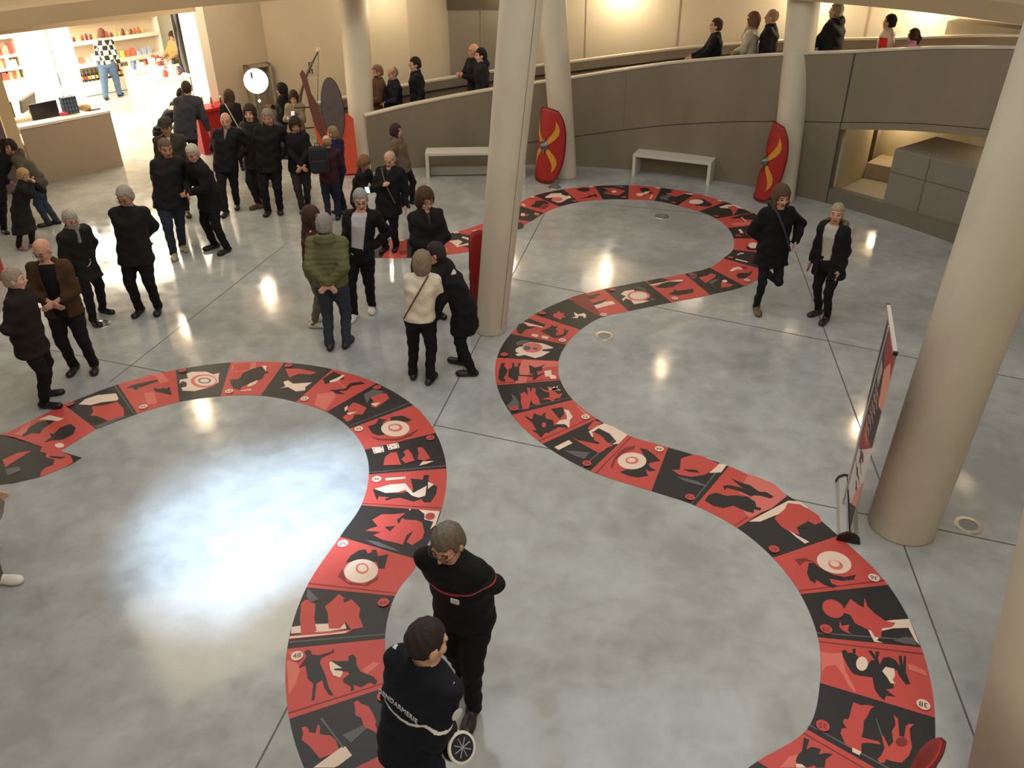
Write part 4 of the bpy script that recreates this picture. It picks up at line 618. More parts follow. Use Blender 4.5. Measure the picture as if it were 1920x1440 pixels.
# red warrior banner (flat cut-out display)
a=G(668,318)[:2]; bq=G(640,300)[:2]
wx=empty('warrior_display',(a[0]-.30,a[1]-.42,0),math.radians(8)); tag(wx,'orange-red warrior cut-out display with a grey oval shield left of the column','display')
def flat(pts,y0,y1,name,m,par):
    n=len(pts); pts=pts if signed(pts)>0 else pts[::-1]; v=[(x,y,z) for y in (y0,y1) for x,z in pts]; tr=fill(pts)
    f=[t for t in tr]+[tuple(n+i for i in t) for t in tr]+[(i,(i+1)%n,n+(i+1)%n,n+i) for i in range(n)]
    return MB().add(v,f).build(name,m,par)
flat([(-.36,1.35),(-.22,1.25),(-.10,1.05),(.05,.95),(.3,1.2),(.42,1.1),(.42,0),(-.05,0),(-.30,.7)],0,.03,'panel',mat('display_orange',(214,84,58),.6),wx)
sh=flat([(.06+.20*math.cos(t)*1.0+.0,1.28+.58*math.sin(t)) for t in np.linspace(0,2*math.pi,25)[:-1]],-.05,-.005,'oval_shield',mat('display_grey',(92,80,80),.6,noise=.15,nscale=10),wx)
MB().tube([(.06+.20*math.cos(t),-.03,1.28+.58*math.sin(t)) for t in np.linspace(0,2*math.pi,30)],.012,6).build('shield_rim',mat('rim_dark',(44,36,36),.6),sh)
flat([(-.46,1.95),(-.40,2.02),(-.34,1.92),(-.30,1.60),(-.22,1.42),(-.16,1.05),(-.12,.75),(-.2,.72),(-.30,1.0),(-.36,1.3),(-.38,1.55)],-.03,.0,'warrior_figure',mat('display_brown',(104,62,50),.6),wx)
MB().box((-.50,-.035,1.35),(.30,.02,.02)).build('spear',mat('rim_dark',(44,36,36),.6),wx)
MB().box((.2,.2,.02),(.5,.4,.03)).build('foot_plate',black,wx)
Pd=G(10,508); rd=empty('round_stool',(Pd[0]-.15,Pd[1]-.3,0)); tag(rd,'round drum-like stool with cream top and red rim at the left edge','stool')
MB().lathe((0,0,0),[(.28,0),(.30,.44)],28).build('drum',mat('drum_red',(176,34,34),.5),rd,smooth=False); MB().lathe((0,0,.44),[(.27,0),(.27,.02),(.2,.03)],28).build('cushion',mat('drum_cream',(226,206,168),.6),rd)
# ------------------------------------------------------------------ people: smooth bodies grown from distance fields
def V3(*a): return np.array(a,dtype=np.float32)
def nrm(v): v=np.asarray(v,dtype=np.float32); return v/(np.linalg.norm(v)+1e-9)
class Field:
    def __init__(s,lo,hi,h):
        s.h=h; s.lo=np.array(lo,np.float32)-2*h; s.n=np.ceil((np.array(hi)-s.lo)/h).astype(int)+3
        s.F=np.full(tuple(s.n),.2,np.float32)
    def _sub(s,lo,hi):
        a=np.clip(np.floor((np.array(lo)-s.lo)/s.h).astype(int),0,s.n); b=np.clip(np.ceil((np.array(hi)-s.lo)/s.h).astype(int)+1,0,s.n)
        if (b<=a).any(): return None
        sl=tuple(slice(i,j) for i,j in zip(a,b))
        g=np.meshgrid(*[s.lo[k]+s.h*np.arange(a[k],b[k],dtype=np.float32) for k in range(3)],indexing='ij')
        return sl,g
    def _smin(s,sl,d,k):
        A=s.F[sl]
        if k<=0: s.F[sl]=np.minimum(A,d); return
        hh=np.clip(.5+.5*(A-d)/k,0,1); s.F[sl]=A*(1-hh)+d*hh-k*hh*(1-hh)
    def cap(s,a,b,ra,rb,k=.02,sub=False,flat=None):
        a=np.asarray(a,np.float32);b=np.asarray(b,np.float32); R=max(ra,rb)+.06+k
        q=s._sub(np.minimum(a,b)-R,np.maximum(a,b)+R)
        if q is None: return
        sl,(X,Y,Z)=q; ab=b-a; L=float(ab@ab)+1e-9
        t=np.clip(((X-a[0])*ab[0]+(Y-a[1])*ab[1]+(Z-a[2])*ab[2])/L,0,1)
        d=np.sqrt((X-a[0]-t*ab[0])**2+(Y-a[1]-t*ab[1])**2+(Z-a[2]-t*ab[2])**2)-(ra+(rb-ra)*t)
        if sub: s.F[sl]=np.maximum(s.F[sl],-d)
        else: s._smin(sl,d,k)
    def ell(s,c,r,M=None,k=.02,sub=False):
        c=np.asarray(c,np.float32);r=np.asarray(r,np.float32); R=float(r.max())+.06+k
        q=s._sub(c-R,c+R)
        if q is None: return
        sl,(X,Y,Z)=q; P=(X-c[0],Y-c[1],Z-c[2])
        if M is not None: P=tuple(P[0]*M[i][0]+P[1]*M[i][1]+P[2]*M[i][2] for i in range(3))   # rows of M are local axes
        kk=np.sqrt((P[0]/r[0])**2+(P[1]/r[1])**2+(P[2]/r[2])**2); d=(kk-1)*float(r.min())*np.where(kk>1,1.0,1.0)
        k2=np.sqrt((P[0]/r[0]**2)**2+(P[1]/r[1]**2)**2+(P[2]/r[2]**2)**2)+1e-6; d=kk*(kk-1)/k2
        if sub: s.F[sl]=np.maximum(s.F[sl],-d)
        else: s._smin(sl,d,k)
    def loft(s,C,xa,ya,RX,RY,k=.03,pw=2.0,flat=True):
        # C: list of centres (bottom to top), xa/ya: side and front axes, radii per level
        C=np.asarray(C,np.float32); RX=np.asarray(RX,np.float32);RY=np.asarray(RY,np.float32); R=float(max(RX.max(),RY.max()))+.08
        q=s._sub(C.min(0)-R,C.max(0)+R)
        if q is None: return
        sl,(X,Y,Z)=q; zz=C[:,2]; o=np.argsort(zz); zz=zz[o];Co=C[o];RXo=RX[o];RYo=RY[o]
        zc=np.clip(Z,zz[0],zz[-1]); f=lambda a: np.interp(zc.ravel(),zz,a).reshape(Z.shape).astype(np.float32)
        cx=f(Co[:,0]);cy=f(Co[:,1]);rx=f(RXo);ry=f(RYo)
        dx=X-cx;dy=Y-cy; u=dx*xa[0]+dy*xa[1]; v=dx*ya[0]+dy*ya[1]
        kk=((np.abs(u)/rx)**pw+(np.abs(v)/ry)**pw)**(1/pw); k2=np.sqrt((u/rx**2)**2+(v/ry**2)**2)+1e-6
        d=np.where(kk>.3,kk*(kk-1)/k2,-np.minimum(rx,ry)*(1-kk)); d=np.clip(d,-.3,.3)
        dz=np.maximum(zz[0]-Z,Z-zz[-1]); d=np.where((dz>0)&(d>0),np.sqrt(d*d+dz*dz),np.maximum(d,dz))
        s._smin(sl,d.astype(np.float32),k)
    def plane(s,p,n,lo=None,hi=None):      # keep the side the normal points away from
        n=nrm(n); sl,(X,Y,Z)=s._sub(s.lo if lo is None else lo,s.lo+s.h*s.n if hi is None else hi)
        d=(X-p[0])*n[0]+(Y-p[1])*n[1]+(Z-p[2])*n[2]; s.F[sl]=np.maximum(s.F[sl],d)
    def cut(s,fn,lo,hi):                   # subtract a region given as a distance function
        q=s._sub(lo,hi)
        if q is None: return
        sl,(X,Y,Z)=q; s.F[sl]=np.maximum(s.F[sl],-fn(X,Y,Z).astype(np.float32))
    def mod(s,fn):
        sl,(X,Y,Z)=s._sub(s.lo,s.lo+s.h*s.n); s.F[sl]+=fn(X,Y,Z).astype(np.float32)
    def mesh(s):
        F=s.F; F[0]=F[-1]=.1; F[:,0]=F[:,-1]=.1; F[:,:,0]=F[:,:,-1]=.1
        S=F<0; nx,ny,nz=F.shape
        cnt=np.zeros((nx-1,ny-1,nz-1),np.float32); acc=np.zeros((nx-1,ny-1,nz-1,3),np.float32)
        for ax in range(3):
            a=[slice(0,-1)]*3; b=[slice(0,-1)]*3; a[ax]=slice(0,-1); b[ax]=slice(1,None)
            oth=[i for i in range(3) if i!=ax]; full=[slice(None)]*3
            A=F[tuple(slice(0,-1) if i==ax else slice(None) for i in range(3))]; B=F[tuple(slice(1,None) if i==ax else slice(None) for i in range(3))]
            cr_=(A<0)!=(B<0); t=np.where(cr_,A/(A-B+1e-12),0)
            for o1 in (0,1):
                for o2 in (0,1):
                    idx=[slice(None)]*3; idx[ax]=slice(None); idx[oth[0]]=slice(o1,F.shape[oth[0]]-1+o1); idx[oth[1]]=slice(o2,F.shape[oth[1]]-1+o2)
                    c=cr_[tuple(idx)]; tt=t[tuple(idx)]; cnt+=c; acc[...,ax]+=np.where(c,tt,0); acc[...,oth[0]]+=c*o1; acc[...,oth[1]]+=c*o2
        act=cnt>0; I=np.full(act.shape,-1,np.int64); I[act]=np.arange(act.sum()); ii=np.argwhere(act)
        V=s.lo+s.h*(ii+acc[act]/cnt[act][:,None]); Q=[]
        for ax in range(3):
            o1,o2=[(1,2),(2,0),(0,1)][ax]
            A=S[tuple(slice(0,-1) if i==ax else slice(None) for i in range(3))]; B=S[tuple(slice(1,None) if i==ax else slice(None) for i in range(3))]
            e=np.argwhere(A!=B); sg=A[tuple(e.T)]
            ok=(e[:,o1]>0)&(e[:,o2]>0); e=e[ok];sg=sg[ok]
            def g(d1,d2): q=e.copy(); q[:,o1]-=d1; q[:,o2]-=d2; return I[tuple(q.T)]
            q=np.stack([g(1,1),g(0,1),g(0,0),g(1,0)],1); q[~sg]=q[~sg][:,::-1]; Q.append(q)
        Q=np.concatenate(Q); Q=Q[(Q>=0).all(1)]
        return V,Q
def fobj(F,name,m,parent=None,loc=None,fmfn=None,step=None):
    V,Q=F.mesh()
    if len(V)<8: return None
    me=bpy.data.meshes.new(name); me.vertices.add(len(V)); me.vertices.foreach_set('co',V.astype(np.float32).ravel())
    me.loops.add(len(Q)*4); me.loops.foreach_set('vertex_index',Q.astype(np.int32).ravel())
    me.polygons.add(len(Q)); me.polygons.foreach_set('loop_start',np.arange(0,len(Q)*4,4,dtype=np.int32)); 
    me.polygons.foreach_set('use_smooth',np.ones(len(Q),bool))
    for x in (m if isinstance(m,(list,tuple)) else [m]): me.materials.append(x)
    if fmfn is not None: me.polygons.foreach_set('material_index',fmfn(V[Q].mean(1)).astype(np.int32))
    me.update(calc_edges=True); me.validate()
    o=bpy.data.objects.new(name,me); COL.objects.link(o)
    if parent is not None: o.parent=parent
    if loc is not None: o.location=loc
    return o
def ik(a,b,l1,l2,hint):
    a=np.asarray(a,float);b=np.asarray(b,float); d=b-a; L=np.linalg.norm(d); M=(l1+l2)*.995
    if L>M: b=a+d*M/L; d=b-a; L=M
    L=max(L,abs(l1-l2)+.02)
    u=d/L; x=(l1*l1-l2*l2+L*L)/(2*L); hh=math.sqrt(max(l1*l1-x*x,0)); h=np.asarray(hint,float); h=h-u*(h@u); h/=np.linalg.norm(h)+1e-9
    return a+u*x+h*hh,b
SKIN={'light':(206,160,134),'pink':(198,146,120),'tan':(176,128,98),'red':(168,96,72)}
def cloth(name,c,**k): return mat(name,c,k.get('rough',.85),noise=k.get('noise',.12),nscale=9,bump=.25,bscale=55,spec=.25)
ARMS={ # hand position relative to the shoulder (outwards, forwards, up), elbow hint
 'down':((.07,.05,-.53),(.2,-1,0)),'pocket':((-.055,.03,-.41),(1,-.7,-.1)),'behind':((-.16,-.20,-.42),(1,-.5,-.2)),
 'front':((-.15,.27,-.43),(1,-.3,-.3)),'cross':((-.20,.22,-.25),(.9,.15,-.8)),'chest':((-.10,.30,-.20),(.8,-.2,-1)),
 'phone':((-.08,.34,-.20),(.6,-.4,-1)),'hip':((.0,.06,-.40),(1,-.9,0)),'mouth':((-.12,.22,.06),(.7,.2,-1)),'belly':((-.16,.24,-.34),(.9,-.2,-.6)),
 'lean':((.02,.38,-.36),(.5,-.6,-.6)),'reach':((.0,.52,-.20),(.4,-.3,-1)),'strap':((-.10,.20,-.16),(.8,-.1,-1)),'hold_child':((0.02,.40,-.42),(.5,-.4,-.8))}
PEOPLE=[]
def person(label,bands=None,top=None,feet=None,h=None,z0=0.,pos=None,face=-90,head=(0,0),arms=('down','down'),lean=0.,bulk=1.,skin='light',sex='m',
           hair=('short',(120,112,104)),topc=(24,24,26),kind='jacket',hem=None,open_=0,shirt=None,legc=(26,26,30),legw=1.1,shoec=(20,18,18),shoes='shoe',
           glasses=False,scarf=None,hood=None,quilt=False,fur=None,extra=None,step=None,lift=None,beard=None,cap_=None,pattern=None,collar=True,stance=.17,child=False,skirt=None,low=None,res=None,headtop=True):
    # ---- place: feet on the ground seen at the given pixels, crown of the head on the ray of its pixel
    if pos is not None: base=np.array([pos[0],pos[1],z0])
    elif feet is not None:
        fw=[G(p[0],p[1],z0) for p in feet]; base=np.mean(fw,axis=0)
    else:
        T_=G(top[0],top[1],z0+(h or 1.68)); base=np.array([T_[0],T_[1],z0])
    if top is not None:
        vd=base[:2]-_C[:2]; vd/=np.linalg.norm(vd); d=((top[0]-960)/FPX)*_X-((top[1]-720)/FPX)*_U+_F; t=(vd@(base[:2]-_C[:2]))/(vd@d[:2]); T=_C+d*t
        if h is None: h=float(T[2]-z0)
    else:
        T=np.array([base[0],base[1],z0+h])
    off=T[:2]-base[:2]
    if np.linalg.norm(off)>.5: off=off*.5/np.linalg.norm(off)
    s=h/1.75; sH=s*1.11; fd=math.radians(face); ya=np.array([math.cos(fd),math.sin(fd),0]); xa=np.array([ya[1],-ya[0],0])   # ya forward, xa to the person's right
    up=np.array([0,0,1.]); Hz=h
    W_=lambda x,y,z: xa*x+ya*y+up*z
    o3=np.array([off[0],off[1],0]); nat=W_(0,lean,0)  # lean: forward displacement of the head over the hips
    dist=np.linalg.norm(base-_C); rs=res or min(max(dist*.00088,.0062),.0135)
    # skeleton
    hipz=.525*h
    pelvis=o3*.30+up*hipz-nat*.25; chest=o3*.72+up*(.745*h)+nat*.42; neck=o3*.90+up*(.845*h)+nat*.75; 
    hy,hp=math.radians(head[0]),math.radians(head[1])
    hf=ya*math.cos(hy)+xa*math.sin(-hy)*-1*-1 if False else ya*math.cos(hy)-xa*math.sin(hy)
    hf=nrm(hf*math.cos(hp)-up*math.sin(hp)).astype(float); hr=np.cross(hf,up); hr/=np.linalg.norm(hr); hu=np.cross(hr,hf)
    hc=o3*1.0+up*(h-.118*sH)+nat*1.0+hf*.012*s
    sw=(.182 if sex=='m' else .160)*s*(1 if not child else .92)
    tilt=nrm(np.array([off[0],off[1],.9*h])+nat).astype(float)
    shR=neck-up*.088*s+xa*sw*.96; shL=neck-up*.088*s-xa*sw*.96; sh={1:shR,-1:shL}
    # legs
    if feet is not None and len(feet)==2:
        loc=[G(p[0],p[1],z0)-base for p in feet]
        loc=sorted(loc,key=lambda q:-(q@xa)); fR,fL=loc[0],loc[1]
        # keep feet plausible
        dd=fR-fL; L=np.linalg.norm(dd)
        if L<.13: m_=(fR+fL)/2; fR=m_+xa*.08; fL=m_-xa*.08
        if L>.62: m_=(fR+fL)/2; fR=m_+dd/L*.31; fL=m_-dd/L*.31
    else: fR=W_(stance*s*.55,.02,0); fL=W_(-stance*s*.55,-.02,0)
    ft={1:fR.copy(),-1:fL.copy()}; ank={}; knee={}; hip={}
    for sd in (1,-1):
        hip[sd]=pelvis+xa*sd*.095*s-up*.02*s
        ank[sd]=ft[sd]+up*.085*s-ya*.04*s
        if lift and lift[0]==sd: ank[sd]=pelvis+W_(sd*.09*s+lift[1],lift[2],lift[3]-.0)
        knee[sd],ank[sd]=ik(hip[sd],ank[sd],.245*h,.235*h,ya+xa*sd*.12)
        if not(lift and lift[0]==sd): ft[sd]=ank[sd]-up*.085*s+ya*.04*s; ft[sd][2]=0
    # arms
    elb={};hand={};ad={}
    for sd,a in ((1,arms[0]),(-1,arms[1])):
        if isinstance(a,str): tg,hn=ARMS[a]
        elif a[0]=='W': tg=None; hn=a[2]
        else: tg,hn=a
        w=sh[sd]+(xa*sd*tg[0]+ya*tg[1]+up*tg[2])*s if tg is not None else G(*a[1])-base
        elb[sd],hand[sd]=ik(sh[sd],w,.165*h,.150*h,xa*sd*hn[0]+ya*hn[1]+up*hn[2]); ad[sd]=a
    allp=np.array([pelvis,chest,hc]+list(elb.values())+list(hand.values())+list(knee.values())+list(ank.values())+list(ft.values()))
    lo=allp.min(0)-.26*max(1,s); hi=allp.max(0)+.24; lo[2]=-.02; hi[2]=max(h+.06,hi[2]-.1) if True else 0
    skm=mat('skin_'+skin,SKIN[skin],.55,noise=.05,nscale=20,bump=.05,bscale=120,spec=.35)
    lipm=mat('lips',(150,84,74),.5); eyem=mat('eye_dark',(30,22,20),.3); eyew=mat('eye_white',(214,206,198),.3); browm=mat('brow',tuple(int(c*.6) for c in hair[1]),.9)
    bm=1+(bulk-1)*.95
    # ---------------- body (one continuous surface)
    F=Field(lo,hi,rs)
    C=[pelvis-up*.10*s,pelvis,pelvis+(chest-pelvis)*.45,chest,neck-up*.05*s,neck-up*.01*s]
    F.loft(C,xa,ya,[x*s*bm for x in (.12,.142,.122,.145,.13,.055)],[x*s*bm for x in (.09,.102,.093,.108,.075,.05)],k=.03)
    F.cap(neck-up*.03*s,hc-up*.05*s-hf*.02*s,.062*s,.054*s,k=.03)
    HM=np.array([hr,hf,hu])
    E=lambda x,y,z: hc+(hr*x+hf*y+hu*z)*sH
    F.ell(E(0,-.012,.018),np.array([.076,.094,.100])*sH,HM,k=.0); F.ell(E(0,.028,-.045),np.array([.058,.064,.074])*sH,HM,k=.03); F.cap(E(-.026,.055,-.088),E(.026,.055,-.088),.026*s,.026*s,k=.02)
    F.cap(E(0,.082,.018),E(0,.104,-.022),.010*s,.014*s,k=.012); F.cap(E(-.012,.094,-.024),E(.012,.094,-.024),.009*s,.009*s,k=.008)
    F.cap(E(-.045,.070,.030),E(.045,.070,.030),.012*s,.012*s,k=.015)
    for sd in (1,-1):
        F.ell(E(sd*.032,.096,.012),np.array([.017,.012,.010])*sH,HM,sub=True); F.ell(E(sd*.031,.077,.010),np.array([.014,.013,.011])*sH,HM,k=.004)
        F.ell(E(sd*.077,-.008,-.012),np.array([.012,.022,.034])*sH,HM,k=.008); F.ell(E(sd*.042,.058,-.025),np.array([.026,.026,.026])*sH,HM,k=.02)
    F.cap(E(-.020,.088,-.056),E(.020,.088,-.056),.008*s,.008*s,k=.008); F.cap(E(-.018,.085,-.068),E(.018,.085,-.068),.0085*s,.0085*s,k=.008)
    fr=max(.0082*s,rs*.80); 
    hl=.19*s
    for sd in (1,-1):
        F.cap(neck-up*.02*s,sh[sd]+up*.01*s,.045*s,.048*s*bm,k=.04); F.cap(sh[sd],elb[sd],.048*s*bm,.038*s,k=.05); F.cap(elb[sd],hand[sd],.040*s,.026*s,k=.02)
        fa=nrm(hand[sd]-elb[sd]).astype(float)
        a=ad[sd]
        ins=-xa*sd
        pn=nrm(np.cross(fa,ya)*sd).astype(float) if abs(fa@ya)<.9 else up
        pn=nrm(ins-fa*(ins@fa)).astype(float)          # palm faces inwards
        if a in ('front','behind','belly','cross'): pn=nrm((-ya if a!='behind' else -ya)-fa*((-ya)@fa)).astype(float)
        wd=nrm(np.cross(fa,pn)).astype(float)          # across the palm
        if wd@ (ya if a in('down','pocket') else up)<0: wd=-wd
        w0=hand[sd]; palm=w0+fa*.055*s
        HMh=np.array([wd,fa,pn]); F.ell(palm,np.array([.040,.052,.017])*sH,HMh,k=.012)
        curl=.35 if a in('down',) else .9
        for q in range(4):
            ln=[.070,.080,.074,.058][q]*s; b0=palm+wd*(.028-.019*q)*s+fa*.040*s; dq=fa
            for sg in range(3):
                th=curl*(.35+.3*sg); dq=nrm(dq*math.cos(th*.5)+pn*math.sin(th*.5)).astype(float); b1=b0+dq*ln*[.46,.30,.24][sg]; F.cap(b0,b1,fr*(1-.06*sg),fr*(.94-.07*sg),k=.004); b0=b1
        t0=w0+fa*.02*s+wd*.028*s; t1=t0+nrm(fa*.8+wd*.7+pn*.3).astype(float)*.040*s; t2=t1+nrm(fa+wd*.25+pn*.45).astype(float)*.030*s
        F.cap(t0,t1,fr*1.3,fr*1.1,k=.008); F.cap(t1,t2,fr*1.1,fr*.95,k=.003)
        F.cap(hip[sd],knee[sd],.072*s*bm*min(1,legw),.048*s*min(1,legw),k=.02); F.cap(knee[sd],ank[sd],.046*s*min(1,legw),.032*s,k=.01)
        if not (lift and lift[0]==sd): F.cap(ank[sd]-up*.035*s,ft[sd]+up*.035*s+ya*.10*s,.032*s,.024*s,k=.02)
        else: F.cap(ank[sd],ank[sd]+nrm(np.cross(xa,nrm(knee[sd]-ank[sd])))*-.12*s,.032*s,.024*s,k=.02)
    F.plane((0,0,.004),(0,0,-1),lo,(hi[0],hi[1],.1))
    def fm(Cn_):
        q=Cn_-hc; x=q@hr/sH;y=q@hf/sH;z=q@hu/sH; m=np.zeros(len(Cn_))
        fr_=y>.055
        m[fr_&(np.abs(x)<.023)&(z<-.050)&(z>-.075)&(y>.082)]=1
        m[fr_&(np.abs(np.abs(x)-.031)<.014)&(np.abs(z-.010)<.0065)]=2
        m[fr_&(np.abs(np.abs(x)-.033)<.019)&(np.abs(z-.034+.1*np.abs(np.abs(x)-.033))<.006)]=3
        return m
    body=fobj(F,'person',[skm,lipm,eyem,browm],loc=(base[0],base[1],z0),fmfn=fm); tag(body,label,'person')
    # ---------------- trousers / skirt, shoes
    lm=cloth('trouser_cloth',legc); F=Field(lo,(hi[0],hi[1],hipz+.22*s),max(rs,.0075))
    F.loft([pelvis-up*.12*s,pelvis-up*.02*s,pelvis+up*.10*s],xa,ya,[.150*s*bm,.165*s*bm,.150*s*bm],[.112*s*bm,.125*s*bm,.115*s*bm],k=.03)
    for sd in (1,-1):
        F.cap(hip[sd]-up*.03,knee[sd],.093*s*bm*legw,.068*s*legw,k=.04); bot=ank[sd]+(knee[sd]-ank[sd])*.03-up*.025*s*(0 if lift and lift[0]==sd else 1)
        F.cap(knee[sd],bot,.066*s*legw,.052*s*legw,k=.02)
    F.mod(lambda X,Y,Z: .0035*np.sin(Z*46+np.sin(X*31)*1.6+Y*20)+.003*np.sin(X*23+Z*17))
    F.plane((0,0,.035*s),(0,0,-1),lo,(hi[0],hi[1],.2))
    fobj(F,'trousers',lm,body)
    if skirt is not None: pass
    shm=mat('shoe_leather',shoec,.45,bump=.05)
    for sd in (1,-1):
        if lift and lift[0]==sd:
            kd=nrm(knee[sd]-ank[sd]).astype(float); toe=-nrm(np.cross(xa,kd)).astype(float)
            if toe@up>0: toe=-toe
            A_=ank[sd]-kd*.045*s; B_=A_+toe*.15*s
            F=Field(np.minimum(A_,B_)-.16,np.maximum(A_,B_)+.16,min(rs,.009)); F.cap(A_-toe*.04*s,B_,.040*s,.034*s,k=.01)
            F.cap(ank[sd]+kd*(.13 if shoes=='boot' else .02)*s,A_,.056*s,.042*s,k=.02)
            fobj(F,'shoe',shm,body); continue
        yf=ya*1.0+xa*sd*.18; yf/=np.linalg.norm(yf); a_=ft[sd]-yf*.085*s+up*.04*s; b_=ft[sd]+yf*.135*s+up*.033*s
        F=Field(np.minimum(a_,b_)-.09,np.maximum(a_,b_)+np.array([.09,.09,.16]),min(rs,.010))
        F.cap(a_,b_,.042*s,.040*s,k=.01); F.ell(ft[sd]+yf*.085*s+up*.03*s,np.array([.054,.09,.035])*s,np.array([np.cross(yf,up),yf,up]),k=.02); F.cap(ank[sd]+up*(.12 if shoes=='boot' else .01)*s,a_+yf*.05*s,.050*s if shoes=='boot' else .042*s,.045*s,k=.03)
        F.plane((0,0,.003),(0,0,-1)); so=fobj(F,'shoe',shm,body)
    # ---------------- top garment
    if hem is None: hem={'jacket':.465,'coat':.33,'sweater':.53,'long':.20}[kind]
    tm=cloth('jacket_cloth' if kind!='sweater' else 'sweater_knit',topc)
    th=.022 if kind!='sweater' else .012
    if kind in('coat','long'): th=.030
    hz=hem*h
    F=Field(lo,hi,rs)
    legm=lambda z:(pelvis*0+ (ft[1]+ft[-1])/2*(1-min(z/hipz,1))+pelvis*min(z/hipz,1))
    cs=[];rx=[];ry=[]
    if hz<hipz-.02*s:
        spread=min(.5,np.linalg.norm((ft[1]-ft[-1])@xa))
        for z in np.linspace(hz,hipz-.08*s,4):
            c=legm(z); c=np.array([c[0],c[1],z]); cs.append(c); k_=(hipz-z)/hipz; rx.append((.172+.08*k_+spread*.22*k_)*s*bm); ry.append((.135+.10*k_)*s*bm)
    else: cs.append(np.array([pelvis[0],pelvis[1],hz])+0*up); rx.append((.152+th)*s*bm); ry.append((.115+th)*s*bm)
    for c,x,y in ((pelvis+up*.0,.160,.120),(pelvis+(chest-pelvis)*.45,.146,.112),(chest,.166,.125),(neck-up*.10*s,.158,.100),(neck-up*.045*s,.110,.080),(neck+up*.0*s,.066,.062)):
        bq=bm if c[2]<chest[2]-.02 else 1+(bm-1)*.55
        if c[2]>cs[-1][2]+.01: cs.append(c); rx.append((x+th)*s*bq); ry.append((y+th)*s*bq)
    F.loft(cs,xa,ya,rx,ry,k=.0,pw=2.3)
    for sd in (1,-1):
        F.cap(neck-up*.035*s,sh[sd]+up*.006*s,(.050+th*.6)*s,(.047+th*.7)*s,k=.05); F.cap(sh[sd],elb[sd],(.050+th*.75)*s*(1+(bm-1)*.5),(.048+th*.8)*s,k=.05); F.cap(elb[sd],hand[sd]-(hand[sd]-elb[sd])*.05,(.050+th*.8)*s,(.036+th*.6)*s,k=.025)
    if collar: F.cap(neck+up*.0-hf*.01,neck+up*.028*s,(.062+th*.7)*s,(.060+th*.6)*s,k=.02)
    if hood:
        hb=neck-ya*.085*s-up*.005*s; F.ell(hb,np.array([.125,.075,.085])*s,np.array([xa,ya,up]),k=.03); F.ell(hb+up*.045*s-ya*.0,np.array([.08,.05,.045])*s,np.array([xa,ya,up]),sub=True)
    if quilt: F.mod(lambda X,Y,Z: -.007*np.abs(np.sin(Z*math.pi/.062/s)))
    else: F.mod(lambda X,Y,Z: .0045*np.sin(Z*38+np.sin(X*19)*1.9+Y*13)+.004*np.sin(X*17+Z*11+Y*21))
    # room for the head, hem, cuffs, front opening
    F.ell(hc-hu*.01*s,np.array([.083,.10,.115])*sH,HM,sub=True)
    F.plane((0,0,hz),(0,0,-1),lo,(hi[0],hi[1],hz+.08))
    if open_:
        wv=open_; c0=neck-up*.0; zb=hz if open_>=.09 else chest[2]-.06*s
        fcx=chest
        def vcut(X,Y,Z):
            f=np.clip((neck[2]+.05-Z)/max(neck[2]-zb,.01),0,1.2); cx=neck[0]+(pelvis[0]-neck[0])*np.clip((neck[2]-Z)/(neck[2]-pelvis[2]),0,1); cy=neck[1]+(pelvis[1]-neck[1])*np.clip((neck[2]-Z)/(neck[2]-pelvis[2]),0,1)
            u=(X-cx)*xa[0]+(Y-cy)*xa[1]; v=(X-cx)*ya[0]+(Y-cy)*ya[1]
            half=(wv*s*(1.0-.25*f)) if open_>=.09 else wv*s*(1-f)+.0
            return np.maximum(np.maximum(np.abs(u)-half,.045*s-v),zb-.02-Z)
        F.cut(vcut,lo,hi)
    elif collar is True and shirt is not None: pass
    def bandfn(Cn_):
        m=np.zeros(len(Cn_)); ax_=nrm(neck-pelvis).astype(float)
        for i,(tt,w_,_c,dy) in enumerate(bands):
            c=pelvis+(neck-pelvis)*tt; q=(Cn_-c)@ax_+dy*((Cn_-c)@ya); m[(np.abs(q)<w_)&(Cn_[:,2]>max(elb[1][2],elb[-1][2])-.01)]=i+1
        return m
    top_o=fobj(F,{'jacket':'jacket','coat':'coat','long':'coat','sweater':'sweater'}[kind],([tm]+[mat('band',b[2],.5) for b in bands]) if bands else (tm if pattern is None else pattern(tm)),body,fmfn=bandfn if bands else None)
    if open_ or shirt is not None:
        sm_=cloth('shirt_cloth',shirt or (30,30,32)); F=Field(lo,hi,max(rs,.009))
        zb=hipz-.02*s if open_>=.09 else chest[2]-.1
        cs2=[np.array([pelvis[0],pelvis[1],zb])] if zb<hipz else [np.array([pelvis[0]*.4+chest[0]*.6,pelvis[1]*.4+chest[1]*.6,zb])]
        for c in (pelvis+(chest-pelvis)*.45,chest,neck-up*.06*s,neck-up*.02*s):
            if c[2]>cs2[-1][2]+.01: cs2.append(c)
        n2=len(cs2); RX={5:(.158,.140,.158,.15,.075),4:(.15,.158,.15,.075),3:(.158,.15,.075)}[n2]; RY={5:(.120,.112,.124,.094,.066),4:(.112,.124,.094,.066),3:(.124,.094,.066)}[n2]
        F.loft(cs2,xa,ya,[x*s*bm for x in RX],[x*s*bm for x in RY],k=0,pw=2.2)
        F.cap(neck-up*.02*s,neck+up*.025*s,.066*s,.062*s,k=.015); F.ell(neck+ya*.06*s+up*.035*s,np.array([.035,.05,.04])*s,np.array([xa,ya,up]),sub=True)
        fobj(F,'shirt',sm_,body)
    # ---------------- hair, beard, scarf, glasses, cap
    hm=mat('hair',hair[1],.75,noise=.25,nscale=60,bump=.3,bscale=90,spec=.3); st=hair[0]
